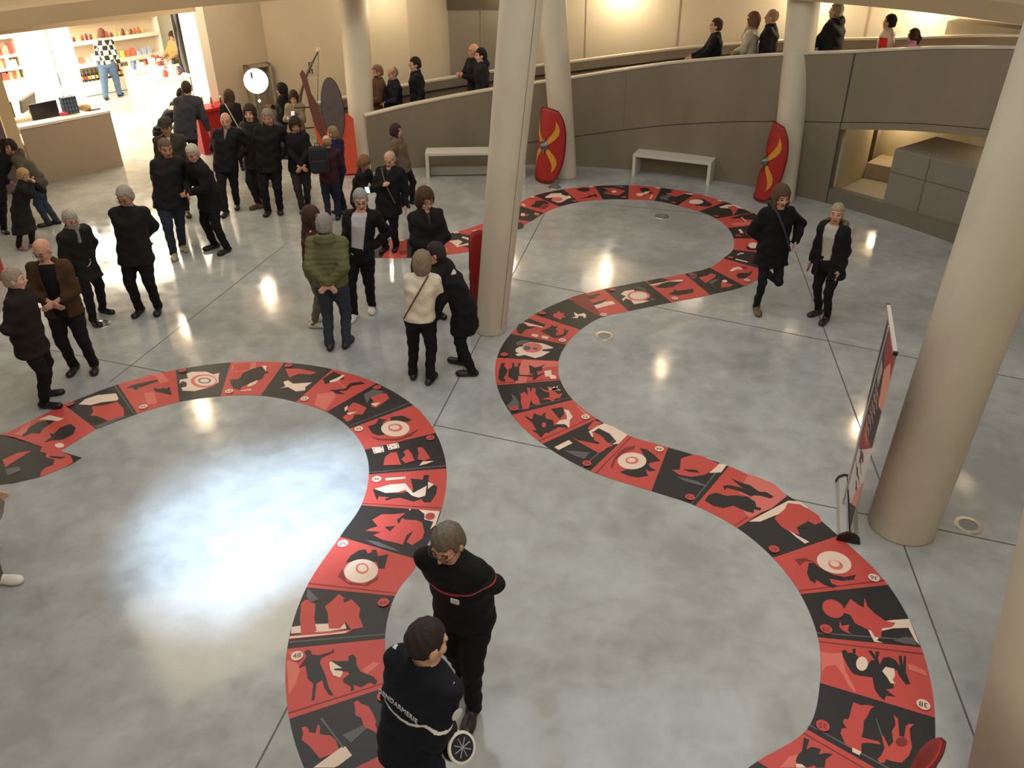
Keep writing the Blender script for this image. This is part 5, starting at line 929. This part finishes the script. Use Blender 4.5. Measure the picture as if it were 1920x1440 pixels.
    if st!='bald' :
        F=Field(hc-.36*s,hc+.22*s,min(rs,.009))
        tk={'short':.007,'sides':.006,'crop':.003,'bob':.024,'long':.022,'pony':.014,'curly':.028,'beanie':.02}[st]
        F.ell(E(0,-.016,.022),np.array([.078+tk,.096+tk,.102+tk])*sH,HM,k=0)
        if st in('bob','long','curly','short','pony'): F.ell(E(0,-.035,-.030),np.array([.074+tk,.070+tk,.070+tk])*sH,HM,k=.02)
        if st=='bob': F.ell(E(0,-.03,-.07),np.array([.088,.078,.08])*sH,HM,k=.03)
        if st=='long':
            ln=low or .26; b=neck-ya*.10*s-up*(ln-.12)*s; F.cap(E(0,-.05,-.05),b,.080*s,.060*s,k=.03)
            for sd in (1,-1): F.cap(E(sd*.072,.01,.01),neck+xa*sd*.085*s+ya*.05*s-up*(ln*.45)*s,.030*s,.030*s,k=.02)
        if st=='pony': F.cap(E(0,-.10,.04),E(0,-.15,-.04),.030*s,.034*s,k=.02); F.cap(E(0,-.15,-.04),neck-ya*.12*s-up*.04*s,.034*s,.018*s,k=.02)
        # open the face
        def facecut(X,Y,Z):
            x=(X-hc[0])*hr[0]+(Y-hc[1])*hr[1]+(Z-hc[2])*hr[2]; y=(X-hc[0])*hf[0]+(Y-hc[1])*hf[1]+(Z-hc[2])*hf[2]; z=(X-hc[0])*hu[0]+(Y-hc[1])*hu[1]+(Z-hc[2])*hu[2]
            x,y,z=x/sH,y/sH,z/sH; zl=.062 if st!='sides' else .16; yl=.035 if st in('short','crop','sides','beanie') else .052
            ea=np.maximum(np.maximum(z-zl,yl-y-np.clip(z,-.2,.03)*0),np.abs(x)-.095)
            if st in('bob','long','curly'): ea=np.maximum(ea,np.abs(x)-.060-.25*np.clip(z,0,.1)*0)
            return ea*s
        F.cut(facecut,hc-.36*s,hc+.25*s)
        if st in('short','crop','sides','beanie'):
            F.plane(hc-hu*.075*sH,-hu)
            def sb(X,Y,Z):
                y=(X-hc[0])*hf[0]+(Y-hc[1])*hf[1]+(Z-hc[2])*hf[2]; z=(X-hc[0])*hu[0]+(Y-hc[1])*hu[1]+(Z-hc[2])*hu[2]
                return np.maximum(-y-.005*s,z+.0*s)      # free the ears
            F.cut(sb,hc-.3*s,hc+.3*s)
        if st=='sides': F.cap(E(0,-.02,.09),E(0,.06,.14),.082*s,.09*s,sub=True)
        F.mod(lambda X,Y,Z: .002*np.sin(X*130+Z*60)+.002*np.sin(Y*120-Z*70))
        if st!='beanie': fobj(F,'hair',hm,body)
        else: fobj(F,'beanie',hm,body)
    if cap_:
        F=Field(hc-.22*s,hc+.24*s,min(rs,.009)); F.ell(E(0,-.01,.075),np.array([.100,.118,.055])*sH,HM,k=0); F.ell(E(0,.09,.058),np.array([.065,.055,.014])*sH,HM,k=.02); F.plane(hc+hu*.048*s,-hu); fobj(F,'cap',cloth('cap_cloth',cap_),body)
    if beard:
        F=Field(hc-.22*s,hc+.2*s,min(rs,.008)); F.ell(E(0,.030,-.062),np.array([.064,.066,.062])*sH,HM,k=0); F.ell(E(0,.105,-.050),np.array([.026,.03,.012])*sH,HM,sub=True); F.plane(hc-hu*.042*s,hu); F.ell(E(0,-.04,-.03),np.array([.09,.06,.1])*sH,HM,sub=True); fobj(F,'beard',mat('beard_hair',beard,.9,bump=.3),body)
    if scarf:
        F=Field(neck-.22,neck+.2,min(rs,.009))
        for k in range(10):
            a0=k*.628;a1=a0+.628; q=lambda a:neck+up*.012*s+(xa*.075*math.cos(a)+ya*.080*math.sin(a))*s+up*.012*math.sin(2*a)
            F.cap(q(a0),q(a1),.030*s,.030*s,k=.02)
        F.cap(neck+ya*.09*s,chest+ya*.155*s+xa*.04*s,.028*s,.030*s,k=.02); fobj(F,'scarf',cloth('scarf_cloth',scarf),body)
    if fur:
        F=Field(neck-.3,neck+.25,min(rs,.009))
        for k in range(9):
            a=math.pi*(1.05+.90*k/8); a2=math.pi*(1.05+.90*(k+1)/8); q=lambda a:neck+(xa*.13*math.cos(a)+ya*.16*math.sin(a))*s+up*.03*s*math.sin(a)
            if k<8: F.cap(q(a),q(a2),.042*s,.042*s,k=.02)
        F.mod(lambda X,Y,Z:.006*np.sin(X*210)*np.sin(Y*190)*np.sin(Z*200)); fobj(F,'fur_trim',mat('fur',fur,.95,noise=.3,nscale=60,bump=.8,bscale=150),body)
    if glasses:
        m=MB(); 
        for sd in (1,-1): m.tube([E(sd*.032+.023*math.cos(t),.100,.010+.018*math.sin(t)) for t in np.linspace(0,2*math.pi,15)],.0022*s,5); m.tube([E(sd*.055,.100,.016),E(sd*.076,.07,.016),E(sd*.084,-.01,.010)],.0022*s,5)
        m.tube([E(-.010,.102,.014),E(.010,.102,.014)],.0022*s,5); m.build('glasses',mat('glasses_frame',(30,26,24),.3),body)
    R=dict(sH=sH,body=body,base=base,z0=z0,h=h,s=s,xa=xa,ya=ya,up=up,neck=neck,chest=chest,pelvis=pelvis,hc=hc,hf=hf,hr=hr,hu=hu,hand=hand,elb=elb,sh=sh,E=E,rs=rs,bm=bm,th=th)
    PEOPLE.append((label[:40],round(h,2),round(float(np.linalg.norm(off)),2),base.round(1)))
    if extra: extra(R)
    return R
def world(R,p): return tuple(np.asarray(p)+np.array([R['base'][0],R['base'][1],R['z0']]))
def strap(R,side,col,w=.018,name='bag_strap',bag=None,front=True):
    # band from one shoulder across to the opposite hip, on body surface
    s=R['s'];xa,ya,up=R['xa'],R['ya'],R['up']; bm=R['bm']; pts=[]
    a=R['neck']+xa*side*.10*s; b=R['pelvis']-xa*side*.20*s*bm+up*.05*s
    for sg in ((1,-1)):
        P=[]
        for t in np.linspace(0,1,12):
            c=R['neck']*(1-t)+R['pelvis']*t; u=side*(.10-.28*t)*s; ry=(np.interp(t,[0,.15,.4,.75,1],[.07,.105,.135,.125,.13])+R['th']+.012)*s*bm; rx=(np.interp(t,[0,.15,.4,.75,1],[.13,.18,.185,.165,.18])+R['th'])*s*bm
            v=ry*math.sqrt(max(0,1-(abs(u)/rx)**2.3)); P.append(c+xa*u+ya*sg*v+up*(.02*s*(1-t)))
        m=MB()
        for i in range(len(P)-1):
            pass
        m.tube(P,w*s,6); m.build(name,mat('strap_band',col,.7),R['body'])
# ------------------------------------------------------------------ the visitors
BLK=(22,21,22); NAV=(24,30,44); G1=(150,144,132); G2=(112,106,96); BR=(74,52,38); DK=(34,26,22)
def stripe_band(R,pts,w,m,name):                       # flat ribbon lying on the jacket: pts are (across, height) in body units, both on the chest side
    pass
def ring_band(R,z,col,name,w=.012,front=True,back=True,dz=0,half=None,rad=None):
    s=R['s'];xa,ya,up=R['xa'],R['ya'],R['up'];bm=R['bm']; c=R['pelvis']+(R['neck']-R['pelvis'])*z; rx,ry=((.166+R['th']+.010)*s*bm,(.125+R['th']+.010)*s*bm) if rad is None else rad
    P=[];n=40
    a0,a1=(0,2*math.pi) if half is None else half
    for k in range(n+1):
        a=a0+(a1-a0)*k/n; cx,sx=math.cos(a),math.sin(a); e=2/2.3; P.append(c+xa*rx*abs(cx)**e*math.copysign(1,cx)+ya*ry*abs(sx)**e*math.copysign(1,sx)+up*(dz*sx))
    v=[];f=[]
    for k,p in enumerate(P):
        o=nrm(p-c).astype(float); v+=[p+up*w,p-up*w,p-up*w-o*.012,p+up*w-o*.012]
    for k in range(n):
        for j in range(4): f.append((4*k+j,4*k+(j+1)%4,4*k+4+(j+1)%4,4*k+4+j))
    return MB().add(v,f).build(name,mat('band',col,.5),R['body'])
def text_on(R,txt,origin,xdir,zdir,size,col,name):
    cu=bpy.data.curves.new(name,'FONT'); cu.body=txt; cu.size=size; cu.align_x='CENTER'; cu.align_y='CENTER'; cu.extrude=.0015; cu.space_character=1.05
    to=bpy.data.objects.new(name,cu); COL.objects.link(to); dg=bpy.context.evaluated_depsgraph_get(); me=bpy.data.meshes.new_from_object(to.evaluated_get(dg)); bpy.data.objects.remove(to)
    me.materials.clear(); me.materials.append(mat('lettering',col,.6)); o=bpy.data.objects.new(name,me); COL.objects.link(o); o.parent=R['body']
    x=Vector(xdir).normalized(); z=Vector(zdir).normalized(); n=x.cross(z); o.matrix_local=Matrix(((x[0],z[0],n[0],origin[0]),(x[1],z[1],n[1],origin[1]),(x[2],z[2],n[2],origin[2]),(0,0,0,1))); return o
def arm_band(R,sd,t,col,name='arm_band',w=.016):
    a=R['sh'][sd];b=R['elb'][sd]; p=a+(b-a)*t; u=nrm(b-a).astype(float); r=(.054+(.048-.054)*t+R['th']*.8+.004)*R['s']
    MB().cyl(p-u*w,p+u*w,r,n=24,caps=True).build(name,mat('band',col,.5),R['body'])
def arm_panel(R,col):
    for sd in (1,-1):
        a=R['sh'][sd];b=R['elb'][sd]; F=Field(np.minimum(a,b)-.14,np.maximum(a,b)+.14,.012); F.cap(a+(b-a)*.15,b,.078*R['s'],.072*R['s']); fobj(F,'red_sleeve',cloth('sleeve_cloth',col),R['body'])
# two officers in the foreground
def ex_fire(R):
    s=R['s']; c=R['pelvis']+(R['neck']-R['pelvis'])*.55+R['ya']*(.125+.022+.016)*s*R['bm']-R['xa']*.07*s; m=MB()
    for k,dz in enumerate((.012,0,-.012)): m.box(c+R['up']*dz,(.001,.001,.001)) if k==1 else None
    MB().box(c,(.055,.010,.034),tilt=Matrix.Rotation(math.atan2(R['xa'][1],R['xa'][0]),3,'Z')).build('name_badge',mat('badge_white',(206,204,200),.5),R['body'])
person('man in black overalls with a red chest stripe and glasses looking down, lower middle',top=(858,956),feet=((866,1275),(884,1345)),face=-112,head=(-6,26),arms=('behind','behind'),lean=.15,hair=('short',(96,84,70)),glasses=True,skin='pink',bulk=1.18,topc=(17,17,20),legc=(17,17,20),shoes='boot',shoec=(36,30,28),legw=1.12,bands=[(.64,.011,(200,40,58),.0)],extra=ex_fire)
def ex_gend(R):
    s=R['s']; xa,ya,up=R['xa'],R['ya'],R['up']
    for sd in (1,-1):
        p=R['sh'][sd]+up*.070*s-xa*sd*.02*s; MB().box(p,(.10*s,.03,.008),tilt=Matrix.Rotation(math.atan2(xa[1],xa[0]),3,'Z')).build('shoulder_strap',mat('badge_white',(206,204,200),.5),R['body'])
    c=R['pelvis']+(R['neck']-R['pelvis'])*.72-ya*(.125+.022+.004)*s*R['bm']; z=nrm(R['neck']-R['pelvis']).astype(float)
    text_on(R,'GENDARMERIE',c-ya*.002,xa,z,.043,(200,200,196),'back_lettering')
    p=R['sh'][1]+(R['elb'][1]-R['sh'][1])*.28; o=nrm(xa*1.0-ya*.1).astype(float); q=p+o*.083*s
    MB().lathe(q,[(.034,0),(.034,.004),(.02,.006),(.001,.006)],20,axis=tuple(o)).build('sleeve_badge',mat('badge_blue',(60,70,100),.5),R['body'])
    MB().lathe(q+o*.004,[(.036,0),(.036,.002),(.030,.0035)],20,axis=tuple(o)).build('badge_ring',mat('badge_white',(206,204,200),.5),R['body'])
gd=person('gendarme in dark uniform with white piping and lettering on the back, holding a round kepi',top=(776,1108),pos=tuple(G(778,1568)[:2]),h=1.80,face=52,head=(-16,18),arms=(('W',(840,1362,.98),(.25,-1,-.3)),'down'),lean=.04,hair=('crop',(44,34,28)),skin='light',bulk=1.04,topc=(20,22,30),legc=(16,24,48),shoes='boot',bands=[(.56,.010,(226,224,214),-.10)],extra=ex_gend)
kc=G(858,1400,.92); ke=empty('kepi',(kc[0],kc[1],kc[2])); tag(ke,'black and white round kepi held in the hand of the gendarme','hat')
ax=Vector((.55,-.55,.62)).normalized()
MB().lathe((0,0,0),[(.078,-.055),(.080,-.05),(.082,.035),(.080,.045)],28,axis=ax).build('crown_band',mat('kepi_black',(18,18,22),.6),ke,smooth=False)
MB().lathe((0,0,0),[(.082,.034),(.088,.040),(.086,.050),(.074,.052)],28,axis=ax).build('white_rim',mat('badge_white2',(222,216,204),.5),ke); MB().lathe((0,0,0),[(.081,-.056),(.086,-.05),(.082,-.042)],28,axis=ax).build('lower_rim',mat('badge_white2',(222,216,204),.5),ke)
MB().lathe((0,0,0),[(.072,.050),(.071,.0535),(.001,.0535)],28,axis=ax).build('top_disc',mat('kepi_top',(24,24,34),.6),ke)
R3=Vector((0,0,1)).rotation_difference(ax).to_matrix(); m=MB()
for k in range(4):
    a=k*math.pi/4; d_=R3@Vector((math.cos(a),math.sin(a),0)); o_=ax*.055; m.cyl(o_-d_*.055,o_+d_*.055,.0035,n=6)
m.build('cross_braid',mat('braid_silver',(150,148,150),.4),ke)
# centre group
person('man with hands clasped behind a green quilted jacket, seen from the back',top=(606,401),feet=((620,652),(652,648)),face=88,head=(-10,4),arms=('behind','behind'),hair=('short',(136,130,118)),topc=(96,97,62),quilt=True,hood=True,hem=.50,legc=(50,58,66),bulk=1.14,shoec=(40,30,26))
person('woman in a maroon jumper with hand on hip beside the green jacket man',top=(581,388),feet=((590,612),(600,606)),face=10,head=(-20,6),arms=(((.06,.05,-.42),(1,-.8,0)),((.0,.10,-.30),(1,-.4,-.4))),hair=('long',(62,40,32)),sex='f',kind='sweater',topc=(66,28,30),legc=(106,98,86),shoec=(206,196,178),legw=.9)
person('man in a dark open suit jacket and white shirt with white trainers',top=(674,354),feet=((664,598),(697,582)),face=-92,head=(12,20),arms=('down','pocket'),hair=('short',(140,138,134)),glasses=True,topc=(20,19,20),open_=.10,shirt=(186,180,178),legc=(19,18,20),shoec=(222,216,204),bulk=1.12,hem=.47)
person('woman in a cream white jacket with a brown cross strap, seen from behind',top=(790,473),feet=((776,706),(808,716)),face=82,head=(0,10),arms=('belly','belly'),hair=('bob',(126,108,86)),sex='f',kind='jacket',topc=(214,204,178),hem=.50,legc=(18,18,20),shoec=(16,15,16),bulk=1.08,legw=1.1,extra=lambda R:strap(R,1,(84,58,40),.010))
person('man in a long black coat with glasses bending left towards the woman in cream',top=(850,457),feet=((862,682),(880,704)),face=168,head=(6,16),arms=('pocket','down'),lean=.20,hair=('short',(46,36,32)),glasses=True,kind='coat',hem=.34,topc=(17,16,18),open_=.04,shirt=(190,186,184),legc=(20,18,20),bulk=1.06)
person('woman in a long black coat with arms folded, left of the middle column',top=(795,353),feet=((795,596),(822,592)),face=-62,head=(8,22),arms=('belly','belly'),hair=('bob',(70,46,32)),glasses=True,sex='f',kind='coat',hem=.36,topc=(22,20,21),open_=.035,shirt=(70,60,56),legc=(88,86,82),bulk=1.12,scarf=None)
# right pair
person('woman in a black coat kicking up one foot, long brown hair, beside the right column',top=(1467,348),feet=((1430,583),),face=-84,head=(6,18),arms=('pocket',((.10,.10,-.36),(1,-.6,-.4))),hair=('long',(84,62,44)),sex='f',kind='coat',hem=.40,lift=(-1,.05,-.26,-.44),shoes='boot',shoec=(110,78,52),legw=.85,open_=.06,shirt=(26,24,26),bulk=1.12,topc=(18,17,17),extra=lambda R:strap(R,1,(46,46,48),.016))
person('woman in a dark parka with a fur hood and white jumper, smiling to the left',top=(1573,382),feet=((1530,590),(1546,604)),face=-140,head=(22,6),arms=('down','down'),hair=('short',(160,144,118)),sex='f',kind='coat',hem=.40,topc=(26,25,26),open_=.10,shirt=(186,178,160),fur=(120,104,76),legc=(26,24,26),shoes='boot',shoec=(48,32,26),bulk=1.24,legw=.95,skin='pink')
# left foreground group
person('bald man in a brown jacket over a black polo neck, hands clasped, left side',top=(74,447),feet=((140,696),(178,694)),face=-78,head=(-26,30),arms=('belly','belly'),hair=('bald',G1),skin='pink',glasses=True,topc=(66,44,24),open_=.09,shirt=(20,19,20),hem=.46,legc=(22,20,20),bulk=1.18,shoec=(34,24,22))
person('grey-haired man in dark clothes at the left edge stepping on the track',top=(18,503),feet=((92,764),(94,742)),face=6,head=(14,8),arms=('pocket','pocket'),hair=('short',(150,134,112)),topc=(34,26,24),kind='coat',hem=.40,legc=(22,19,19),bulk=1.14,shoec=(20,17,17))
person('grey-haired man in a dark open coat with a pale scarf, glancing down right',top=(118,391),feet=((198,586),(180,608)),face=-30,head=(-10,26),arms=('down','pocket'),hair=('short',(160,154,138)),glasses=True,kind='coat',hem=.38,topc=(32,30,25),open_=.05,shirt=(120,116,108),scarf=(128,122,112),legc=(24,23,24),bulk=1.12,lean=.08)
person('short blonde woman in a long dark coat holding her hands to her mouth',top=(40,317),feet=((40,468),(64,462)),face=-10,head=(-6,22),arms=('mouth','mouth'),hair=('bob',(168,138,92)),sex='f',kind='long',hem=.22,topc=(28,27,27),legc=(34,26,24),shoec=(176,120,104),bulk=1.2)
person('young man in a grey hooded parka and jeans leaning left to talk',top=(33,259),feet=((88,424),(104,420)),face=-160,head=(-10,16),arms=('mouth','pocket'),lean=.14,hair=('short',(40,28,24)),hood=True,topc=(84,76,62),hem=.46,legc=(48,58,72),bulk=1.14,skin='light')
person('dark-haired woman in a black coat at the left edge facing the parka man',top=(8,262),feet=((-8,440),(8,438)),face=-50,head=(20,10),arms=('pocket','pocket'),hair=('long',(38,24,20)),sex='f',kind='coat',hem=.36,topc=(22,22,22),legc=(26,26,28),skin='tan')
person('grey-haired man with glasses standing alone in black with hands behind his back',top=(230,348),feet=((262,588),(297,585)),face=-86,head=(-14,26),arms=('behind','behind'),hair=('short',(150,144,132)),glasses=True,bulk=1.20,hem=.42,topc=(28,25,26),legc=(20,19,21),skin='tan')
# crowd by the shop
person('heavy man in dark navy jacket and jeans with beige shoes, hands behind his back',top=(306,260),feet=((328,484),(344,468)),face=-64,head=(10,16),arms=('behind','behind'),hair=('short',(92,82,68)),bulk=1.30,topc=(28,27,30),hem=.44,legc=(42,48,60),shoec=(170,152,122),skin='tan')
person('white-haired man with glasses in black leaning left, arm folded across his chest',top=(367,268),feet=((400,466),(424,474)),face=-128,head=(24,22),arms=('belly','belly'),hair=('short',(176,168,152)),glasses=True,topc=(20,19,20),hem=.40,kind='coat',legc=(20,19,20),bulk=1.12,lean=.08,skin='pink')
person('man in a flat cap and dark grey suit behind the heavy man',top=(308,221),feet=((340,428),(352,404)),face=-70,head=(-14,16),arms=('down','down'),hair=('short',(70,60,50)),cap_=(52,48,42),topc=(58,52,44),open_=.045,shirt=(190,186,178),legc=(40,36,34),shoec=(70,46,36),skin='tan')
person('man in a blue-grey coat seen from behind looking into the shop',top=(347,152),feet=((348,336),(368,330)),face=100,head=(0,4),arms=('down','down'),hair=('crop',(52,42,36)),topc=(58,60,66),kind='coat',hem=.42,legc=(28,27,28),bulk=1.12)
person('person in black bending forward towards the shop counter',pos=tuple(G(316,318)[:2]),top=(318,199),h=1.5,face=60,head=(0,30),arms=('lean','lean'),lean=.34,hair=('short',(30,26,24)),topc=(24,22,22),legc=(24,22,24),bulk=1.1)
person('woman in black with a white diagonal strap looking left, seen from behind',top=(427,169),feet=((432,324),(456,318)),face=112,head=(30,0),arms=('belly','belly'),hair=('long',(62,42,30)),sex='f',topc=(24,23,26),kind='jacket',legc=(24,22,26),bulk=1.12,low=.18,extra=lambda R:strap(R,-1,(190,186,176),.014))
person('bald bearded man in a dark coat over a grey shirt, hands in pockets',top=(421,211),feet=((424,404),(445,390)),face=-84,head=(0,14),arms=('pocket','pocket'),hair=('bald',G1),beard=(150,140,126),skin='pink',topc=(26,25,27),kind='coat',hem=.44,open_=.045,shirt=(120,116,106),legc=(28,27,30),bulk=1.18)
person('dark-haired woman with brown boots turning left behind the crowd',top=(466,197),feet=((484,390),(496,386)),face=-120,head=(30,4),arms=('down','down'),hair=('long',(50,36,28)),sex='f',topc=(30,28,27),kind='coat',hem=.40,legc=(32,30,32),shoes='boot',shoec=(84,50,36),low=.14)
person('grey-haired man in black with hands in pockets in the middle of the crowd',top=(500,204),feet=((503,402),(526,399)),face=-84,head=(-4,14),arms=('pocket','pocket'),hair=('short',(128,118,104)),topc=(22,21,22),kind='coat',hem=.43,legc=(24,23,25),bulk=1.14,skin='tan')
person('dark-haired woman in a black jacket with hands clasped low in front',top=(551,220),feet=((568,398),(578,392)),face=-74,head=(4,18),arms=('front','front'),hair=('bob',(44,34,28)),sex='f',topc=(20,19,21),hem=.44,legc=(52,48,46),bulk=1.14,skin='tan')
person('young man in a black hood near the wall with a yellow top',top=(527,157),pos=tuple(G(536,296)[:2]),face=170,head=(20,8),arms=('phone','pocket'),hair=('curly',(24,18,18)),topc=(22,21,20),hood=True,open_=.06,shirt=(176,130,48),legc=(70,72,78),skin='tan')
person('long-haired woman in a grey coat looking down at a phone by the wall',top=(549,170),pos=tuple(G(566,312)[:2]),face=-100,head=(10,30),arms=('phone','phone'),hair=('long',(46,32,26)),sex='f',kind='coat',hem=.34,topc=(124,112,90),open_=.05,shirt=(150,140,120),legc=(60,64,72))
person('bald man with a dark backpack and maroon sleeves, seen from behind',top=(611,254),pos=tuple(G(626,412)[:2]),face=100,head=(10,6),arms=('belly','belly'),hair=('sides',(150,124,92)),topc=(58,28,38),legc=(34,40,58),bulk=1.08)
bp_=G(622,414); bkp=empty('backpack',(bp_[0]-.03,bp_[1]-.22,1.0),.15); tag(bkp,'dark backpack worn by the bald man in maroon','backpack')
MB().box((0,0,.12),(.30,.16,.44)).build('bag_body',mat('backpack_cloth',(26,26,34),.8),bkp,bevel=.05); MB().box((0,-.10,.04),(.22,.05,.20)).build('front_pocket',mat('backpack_cloth',(26,26,34),.8),bkp,bevel=.02); MB().tube([(-.04,0,.33),(-.03,0,.39),(.03,0,.39),(.04,0,.33)],.008).build('top_loop',black,bkp)
person('fair-haired person in a blue jacket beside the orange-red display',top=(623,237),pos=tuple(G(640,398)[:2]),face=150,head=(10,6),arms=('belly','belly'),hair=('short',(132,108,78)),topc=(28,34,62),legc=(30,32,40),bulk=1.15)
person('woman with long light brown hair bowed over a phone, in black',top=(668,290),pos=tuple(G(683,455)[:2]),face=-20,head=(-10,38),arms=('phone','phone'),hair=('long',(120,84,52)),sex='f',topc=(20,19,20),legc=(22,22,24),lean=.12,low=.28)
person('bald man in a black coat holding a strap at his chest, behind the suit man',top=(730,283),feet=((722,470),(742,468)),face=-104,head=(-6,26),arms=('strap','down'),hair=('sides',(150,140,124)),skin='pink',topc=(20,20,20),kind='coat',hem=.38,open_=.05,shirt=(40,42,38),legc=(20,20,22),bulk=1.18,extra=lambda R:strap(R,1,(96,90,78),.010))
person('woman in a brown hooded coat walking right past the bench, motion towards the wall',top=(741,233),feet=((756,388),(776,382)),face=-14,head=(0,2),arms=('pocket','down'),hair=('long',(52,36,30)),sex='f',kind='coat',hem=.44,hood=True,topc=(104,90,70),legc=(28,26,28),low=.14)
# walking person entering on the left, mostly outside the photo
person('person in a grey coat and white trainers half outside the left edge',feet=((8,1092),(-40,1035)),h=1.72,face=8,head=(0,10),arms=(('W',(26,946,.92),(.3,-1,-.4)),('W',(30,938,.98),(.3,-1,-.4))),kind='coat',hem=.30,topc=(120,112,98),legc=(90,88,84),shoec=(222,214,202),hair=('short',G2),bulk=1.4)
# ramp
def on_ramp(label,px,py,R_=8.92,turn=0,**k):
    best=None
    for z in np.linspace(.5,4.4,1500):
        g=G(px,py,z); dd=abs(np.hypot(*(g[:2]-CC))-R_)
        if g[1]>9 and (best is None or dd<best[0]): best=(dd,z,g)
    z,g=best[1],best[2]; a=math.degrees(math.atan2(g[1]-CC[1],g[0]-CC[0])); zf=ramp_z(a)
    return person(label,pos=(g[0],g[1]),z0=zf,h=float(z-zf),face=a+90+turn,**k)
on_ramp('old man in a brown coat half hidden by the left column on the ramp',707,122,R_=9.15,turn=10,kind='coat',topc=(92,66,44),hair=('short',(120,96,76)),head=(0,10),arms=('belly','belly'),beard=(90,76,64))
on_ramp('balding man in navy stooping left behind the brown coat on the ramp',736,125,turn=14,topc=(26,30,40),hair=('sides',(130,116,98)),head=(0,28),lean=.0,arms=('belly','belly'),skin='pink',bulk=1.1)
on_ramp('dark-haired man with glasses in black walking down the ramp alone',778,107,turn=6,topc=(26,26,28),hair=('short',(32,24,22)),glasses=True,head=(0,10),kind='coat',arms=('down','down'))
on_ramp('bald man with dark glasses clapping his hands on the ramp',888,82,R_=9.25,turn=30,topc=(22,22,24),hair=('bald',G1),glasses=True,arms=('chest','chest'),skin='pink')
on_ramp('black-haired boy in a dark hooded jacket on the ramp',902,90,R_=8.75,turn=10,topc=(30,32,36),hood=True,hair=('short',(24,18,18)),head=(0,10),arms=('down','down'))
on_ramp('dark-haired man in black resting an arm on the ramp wall',1345,34,R_=8.75,turn=18,topc=(20,20,22),hair=('short',(56,40,30)),glasses=True,arms=('lean','lean'),bulk=1.12)
on_ramp('woman in a cream coat with a scarf on the ramp, brown short hair',1414,24,turn=10,sex='f',kind='coat',topc=(176,168,146),scarf=(150,128,110),hair=('bob',(110,82,58)),arms=('belly','belly'))
on_ramp('bald man in black just left of the right column on the ramp',1450,17,turn=10,topc=(20,21,25),hair=('sides',(150,130,106)),kind='coat',arms=('down','down'),skin='pink',bulk=1.1)
on_ramp('big grey-haired man in a black hooded parka on the ramp, right of the column',1572,5,turn=0,topc=(26,26,24),hood=True,hair=('short',(140,128,108)),kind='coat',arms=('down','lean'),bulk=1.3)
on_ramp('black-haired boy in a red and white bomber jacket on the ramp',1672,27,turn=6,topc=(196,186,166),hair=('short',(22,18,18)),arms=('down','down'),
  extra=lambda R:(arm_panel(R,(190,46,34))))
on_ramp('small girl in pink with a ponytail pushing the boy on the ramp',1716,54,turn=6,topc=(182,120,140),hair=('pony',(60,42,32)),sex='f',arms=('reach','reach'),child=True)
# inside the shop
def checker(m0):
    m=mat('checked_fleece',(236,226,196),.9); 
    if 'chk' in m: return m
    m['chk']=1; nt=m.node_tree; b=nt.nodes['Principled BSDF']; tc=nt.nodes.new('ShaderNodeTexCoord'); mp=nt.nodes.new('ShaderNodeMapping'); mp.inputs['Rotation'].default_value=(0,0,.35); c=nt.nodes.new('ShaderNodeTexChecker'); c.inputs['Scale'].default_value=8.2
    c.inputs['Color1'].default_value=srgb((240,230,200))+(1,); c.inputs['Color2'].default_value=srgb((34,26,20))+(1,); nt.links.new(tc.outputs['Object'],mp.inputs[0]); nt.links.new(mp.outputs[0],c.inputs[0]); nt.links.new(c.outputs[0],b.inputs['Base Color']); return m
person('shopper in a black and white checked fleece and wide blue jeans, seen from behind',top=(188,53),feet=((200,187),(226,180)),face=100,head=(0,0),arms=('down','down'),hair=('short',(104,62,50)),topc=(236,226,196),legc=(84,104,134),legw=1.35,bulk=1.12,pattern=checker,hem=.50)
person('woman with long dark hair in a camel coat leaning over the display tables',top=(328,58),pos=tuple(G(328,168)[:2]),face=-120,head=(10,26),arms=('lean','lean'),lean=.10,hair=('long',(60,36,26)),sex='f',kind='coat',topc=(186,146,92),legc=(120,96,70))

def phone(px,py,z,label,tilt,glow=0):
    P=G(px,py,z); e=empty('phone',(P[0],P[1],P[2])); tag(e,label,'phone'); T_=Matrix.Rotation(tilt[1],3,'Z')@Matrix.Rotation(tilt[0],3,'X')
    MB().box((0,0,0),(.075,.010,.15),tilt=T_).build('phone_case',black,e,bevel=.003); MB().box(T_@Vector((0,-.0062,0)),(.066,.002,.135),tilt=T_).build('screen',mat('screen_glow',(205,225,232),.3,emit=glow),e)
phone(689,356,1.02,'brightly lit phone in front of the bowed long-haired woman',(.5,0),1.1)
phone(549,214,1.10,'dark phone held by the woman in the grey coat by the wall',(-.9,.1),.25)
